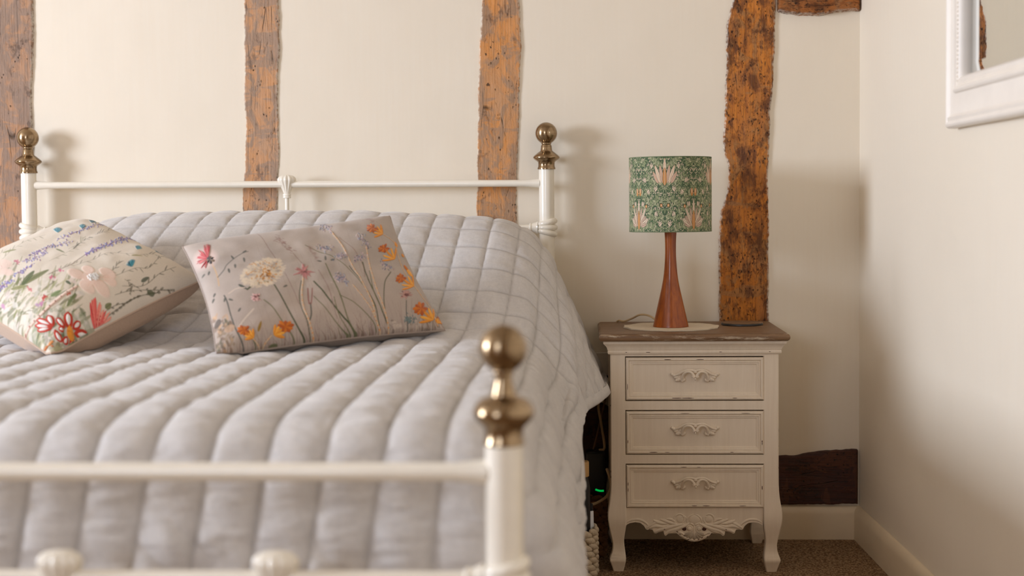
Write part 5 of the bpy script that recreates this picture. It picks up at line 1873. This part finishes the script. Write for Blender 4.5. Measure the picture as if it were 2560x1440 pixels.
def mring(prof, name, mat, closed_back=False):
    m = MB(); vs, fs = [], []
    for ins, c_ in prof:
        vs += [mpt(ins, ins * 1.12, c_), mpt(MW - ins, ins * 1.12, c_), mpt(MW - ins, MH - ins * 1.12, c_), mpt(ins, MH - ins * 1.12, c_)]
    for i in range(len(prof) - 1):
        for k in range(4):
            k2 = (k + 1) % 4
            fs.append((i * 4 + k, i * 4 + k2, (i + 1) * 4 + k2, (i + 1) * 4 + k))
    m.add(vs, fs)
    return m.build(name, mat, mir_o, angle=25)


mring([(0.006, 0.0), (0.004, 0.004), (0.0, 0.008), (0.0, 0.022), (0.003, 0.028), (0.007, 0.030), (0.010, 0.029), (0.012, 0.027), (0.018, 0.0295), (0.021, 0.027), (0.024, 0.025)], 'outer_moulding', M_MIRFRAME)
mring([(0.024, 0.025), (0.026, 0.0245), (0.058, 0.0245), (0.060, 0.025)], 'frame_board', M_MIRFRAME)
mring([(0.059, 0.024), (0.061, 0.030), (0.065, 0.0325), (0.069, 0.031), (0.071, 0.027), (0.078, 0.0245), (0.080, 0.026), (0.083, 0.0265), (0.086, 0.024), (0.089, 0.018), (0.090, 0.008), (0.090, 0.004)], 'inner_moulding', M_MIRFRAME)
m = MB()
s = 0.08
while s < MW - 0.08:
    m.ball(mpt(s, 0.0745 * 1.12, 0.0262), 0.0026, 6, 4); m.ball(mpt(s, MH - 0.0745 * 1.12, 0.0262), 0.0026, 6, 4); s += 0.0085
s = 0.09
while s < MH - 0.09:
    m.ball(mpt(0.0745, s, 0.0262), 0.0026, 6, 4); m.ball(mpt(MW - 0.0745, s, 0.0262), 0.0026, 6, 4); s += 0.0085
tag(m.build('beading', M_MIRFRAME, mir_o), kind='stuff')
t = NT('mirror_glass'); MG = t.set((0.86, 0.88, 0.86), 0.01, Metallic=1.0)
mg = MB(); vs, fs = [], []
for ins, c_ in ((0.089, 0.0045), (0.110, 0.0068)):
    vs += [mpt(ins, ins * 1.12, c_), mpt(MW - ins, ins * 1.12, c_), mpt(MW - ins, MH - ins * 1.12, c_), mpt(ins, MH - ins * 1.12, c_)]
for k in range(4): fs.append((k, (k + 1) % 4, (k + 1) % 4 + 4, k + 4))
fs.append((4, 5, 6, 7)); mg.add(vs, fs)
mg.build('mirror_glass', MG, mir_o, smooth=False)
m = MB()
q = [mpt(0.008, 0.01, 0.0005), mpt(MW - 0.008, 0.01, 0.0005), mpt(MW - 0.008, MH - 0.01, 0.0005), mpt(0.008, MH - 0.01, 0.0005)]
q2 = [mpt(0.008, 0.01, 0.004), mpt(MW - 0.008, 0.01, 0.004), mpt(MW - 0.008, MH - 0.01, 0.004), mpt(0.008, MH - 0.01, 0.004)]
m.add(q + q2, [(0, 1, 2, 3), (7, 6, 5, 4), (0, 4, 5, 1), (1, 5, 6, 2), (2, 6, 7, 3), (3, 7, 4, 0)]); m.build('backboard', M_CHIP_SHADE, mir_o, smooth=False)

# ------------------------------------------------------------------ things in the gap between bed and cabinet
sk = W(1488, 878, -0.005); sk2 = W(1560, 990, -0.005)
soc = MB(); soc.box(sk.x, sk.x + 0.146, -0.009, -0.0005, sk2.z, sk2.z + 0.0875 + 0.03)
so = soc.build('wall_socket', M_WHITEPL, smooth=False, bevel=0.002)
tag(so, 'white double wall socket in the gap left of the cabinet', 'socket')
for k in (0.035, 0.11):
    m = MB(); m.box(sk.x + k - 0.006, sk.x + k + 0.006, -0.012, -0.008, sk2.z + 0.085, sk2.z + 0.098)
    m.build('rocker', M_WHITEPL, so, smooth=False, bevel=0.001)
pc = W(1503, 962, -0.03)
bx = W(1497, 1226, -0.075)
m = MB(); m.box(pc.x - 0.012, pc.x + 0.024, -0.045, -0.0095, pc.z - 0.024, pc.z + 0.024)
plug = m.build('plug', M_BLACK, bevel=0.006, seg=3); tag(plug, 'black plug in the wall socket behind the bedspread', 'plug')
m = MB(); m.tube(smooth_curve([(pc.x + .01, -.03, pc.z - .02), tuple(W(1496, 1010, -.06)), tuple(W(1503, 1060, -.07)), tuple(W(1511, 1118, -.07)), (bx.x + 0.002, -0.065, 0.2495)], 40), 0.0032, 10)
tag(m.build('power_cable', M_CABLE), 'tan cable hanging down from the black plug', 'cable')
m = MB(); m.tube(smooth_curve([tuple(W(1517, 1172, -.20)), tuple(W(1524, 1195, -.22)), tuple(W(1527, 1218, -.24)), tuple(W(1515, 1242, -.27)), tuple(W(1490, 1258, -.29)), tuple(W(1470, 1263, -.31)), tuple(W(1455, 1268, -.33))], 44), 0.0034, 10)
tag(m.build('charger_cable', M_CABLE), 'tan cable looping into the white rope basket', 'cable')
m = MB(); m.tube(smooth_curve([tuple(W(1516, 985, -.03)), tuple(W(1506, 1030, -.05)), tuple(W(1492, 1090, -.05)), tuple(W(1478, 1150, -.04)), tuple(W(1474, 1210, -.03)), tuple(W(1476, 1300, -.03))], 40), 0.0026, 10)
tag(m.build('power_cable', m_plain('brown_flex', lin(120, 84, 54), 0.5)), 'thin brown cable hanging against the wall behind the others', 'cable')
# black box with the green light
m = MB(); m.box(bx.x - 0.034, bx.x + 0.016, -0.09, -0.03, 0.0005, 0.248)
bb = m.build('adapter_box', M_BLACK, bevel=0.006, seg=3); tag(bb, 'black power tower with a small green light behind the baskets', 'adapter')
t = NT('green_led'); MLED = t.set((0.0, 0.15, 0.03), 0.4); t.b.inputs['Emission Color'].default_value = (0.0, 0.55, 0.08, 1); t.b.inputs['Emission Strength'].default_value = 0.7
lc = W(1499, 1227, -0.091)
m = MB(); m.tube(smooth_curve([(lc.x - .011, -.0905, lc.z + .0035), (lc.x, -.0908, lc.z), (lc.x + .011, -.0905, lc.z)], 10), 0.0024, 8); m.build('green_light', MLED, bb)


def basket(cx, cy, R, H, rows, mat, label, seed):
    rs = random.Random(seed)
    root = empty('rope_basket', (cx, cy, 0), label, 'basket')
    hh = H / rows
    for i in range(rows):
        m = MB()
        n = max(8, int(2 * math.pi * R / 0.030))
        for k in range(n):
            a = 2 * math.pi * (k + .5 * (i % 2) + rs.uniform(-.06, .06)) / n
            c_ = Vector((cx + R * math.cos(a), cy + R * math.sin(a), 0.001 + hh * (i + .5)))
            rot = Matrix.Rotation(a + math.pi / 2, 3, 'Z') @ Matrix.Rotation(.35, 3, 'Y') @ Matrix.Rotation(rs.uniform(-.2, .2), 3, 'X')
            m.ball(c_, (0.0215, 0.0085, hh * .54), 12, 8, rot)
        m.build('rope_coil', mat, root, angle=80)
    m = MB(); m.lathe([(R, 0.001), (R, 0.006)], (cx, cy, 0), 32); m.build('base', mat, root)
    m = MB(); m.lathe([(R - 0.004, 0.004), (R - 0.004, H * .93), (R - 0.007, H * .93), (R - 0.007, 0.008)], (cx, cy, 0), 32); m.build('liner', mat, root)
    return root


be = W(1499, 1400, -0.42)
basket(be.x - 0.085, -0.385, 0.076, 0.116, 7, M_ROPE, 'chunky white rope basket on the carpet beside the cabinet leg', 3)
be2 = W(1518, 1350, -0.17)
basket(be2.x - 0.056, -0.185, 0.050, 0.142, 8, M_ROPE2, 'smaller brown rope basket behind the white one', 5)
# bottle with a tan lid standing in the white basket
bt = W(1452, 1180, -0.40)
m = MB(); zt = W(1452, 1192, -0.40).z
m.lathe([(0.021, 0.0085), (0.0225, 0.012), (0.0225, zt - 0.03), (0.020, zt - 0.012), (0.017, zt), (0.017, zt + 0.003)], (bt.x, -0.40, 0), 36)
bo = m.build('flask', M_BLACK, angle=50); tag(bo, 'black flask with tan wooden lid standing in the white rope basket', 'flask')
m = MB(); m.lathe([(0.0195, zt + 0.002), (0.0200, zt + 0.004), (0.0200, zt + 0.036), (0.0190, zt + 0.038)], (bt.x, -0.40, 0), 36); m.build('lid', m_plain('tan_lid', lin(190, 150, 96), 0.5), bo, angle=50)
# dark framed card and a white card leaning in the basket


def slab(c, wd, ht, th_, rot, name, mat, label=None, cat=None, parent=None, bev=0.003):
    m = MB(); m.box(-wd / 2, wd / 2, -th_ / 2, th_ / 2, 0, ht)
    m.v = [tuple(Vector(c) + rot @ Vector(v)) for v in m.v]
    o = m.build(name, mat, parent, bevel=bev, smooth=True)
    if label: tag(o, label, cat)
    return o


pcard = W(1468, 1310, -0.34)
r1 = Matrix.Rotation(-.25, 3, 'Z') @ Matrix.Rotation(.10, 3, 'X')
slab((pcard.x - 0.012, -0.352, 0.012), 0.062, W(1470, 1250, -0.34).z - 0.012, 0.006, r1, 'tablet', M_BLACK, 'black tablet with a thin silver edge tucked in the white basket', 'tablet')
r2 = Matrix.Rotation(.5, 3, 'Z') @ Matrix.Rotation(.05, 3, 'X') @ Matrix.Rotation(-.05, 3, 'Y')
slab((pcard.x + 0.008, -0.372 - 0.006, 0.012), 0.022, W(1478, 1272, -0.36).z - 0.012, 0.004, r2, 'card', m_plain('white_card', lin(226, 228, 232), .5), 'small white card standing at the edge of the white basket', 'card', bev=0.001)
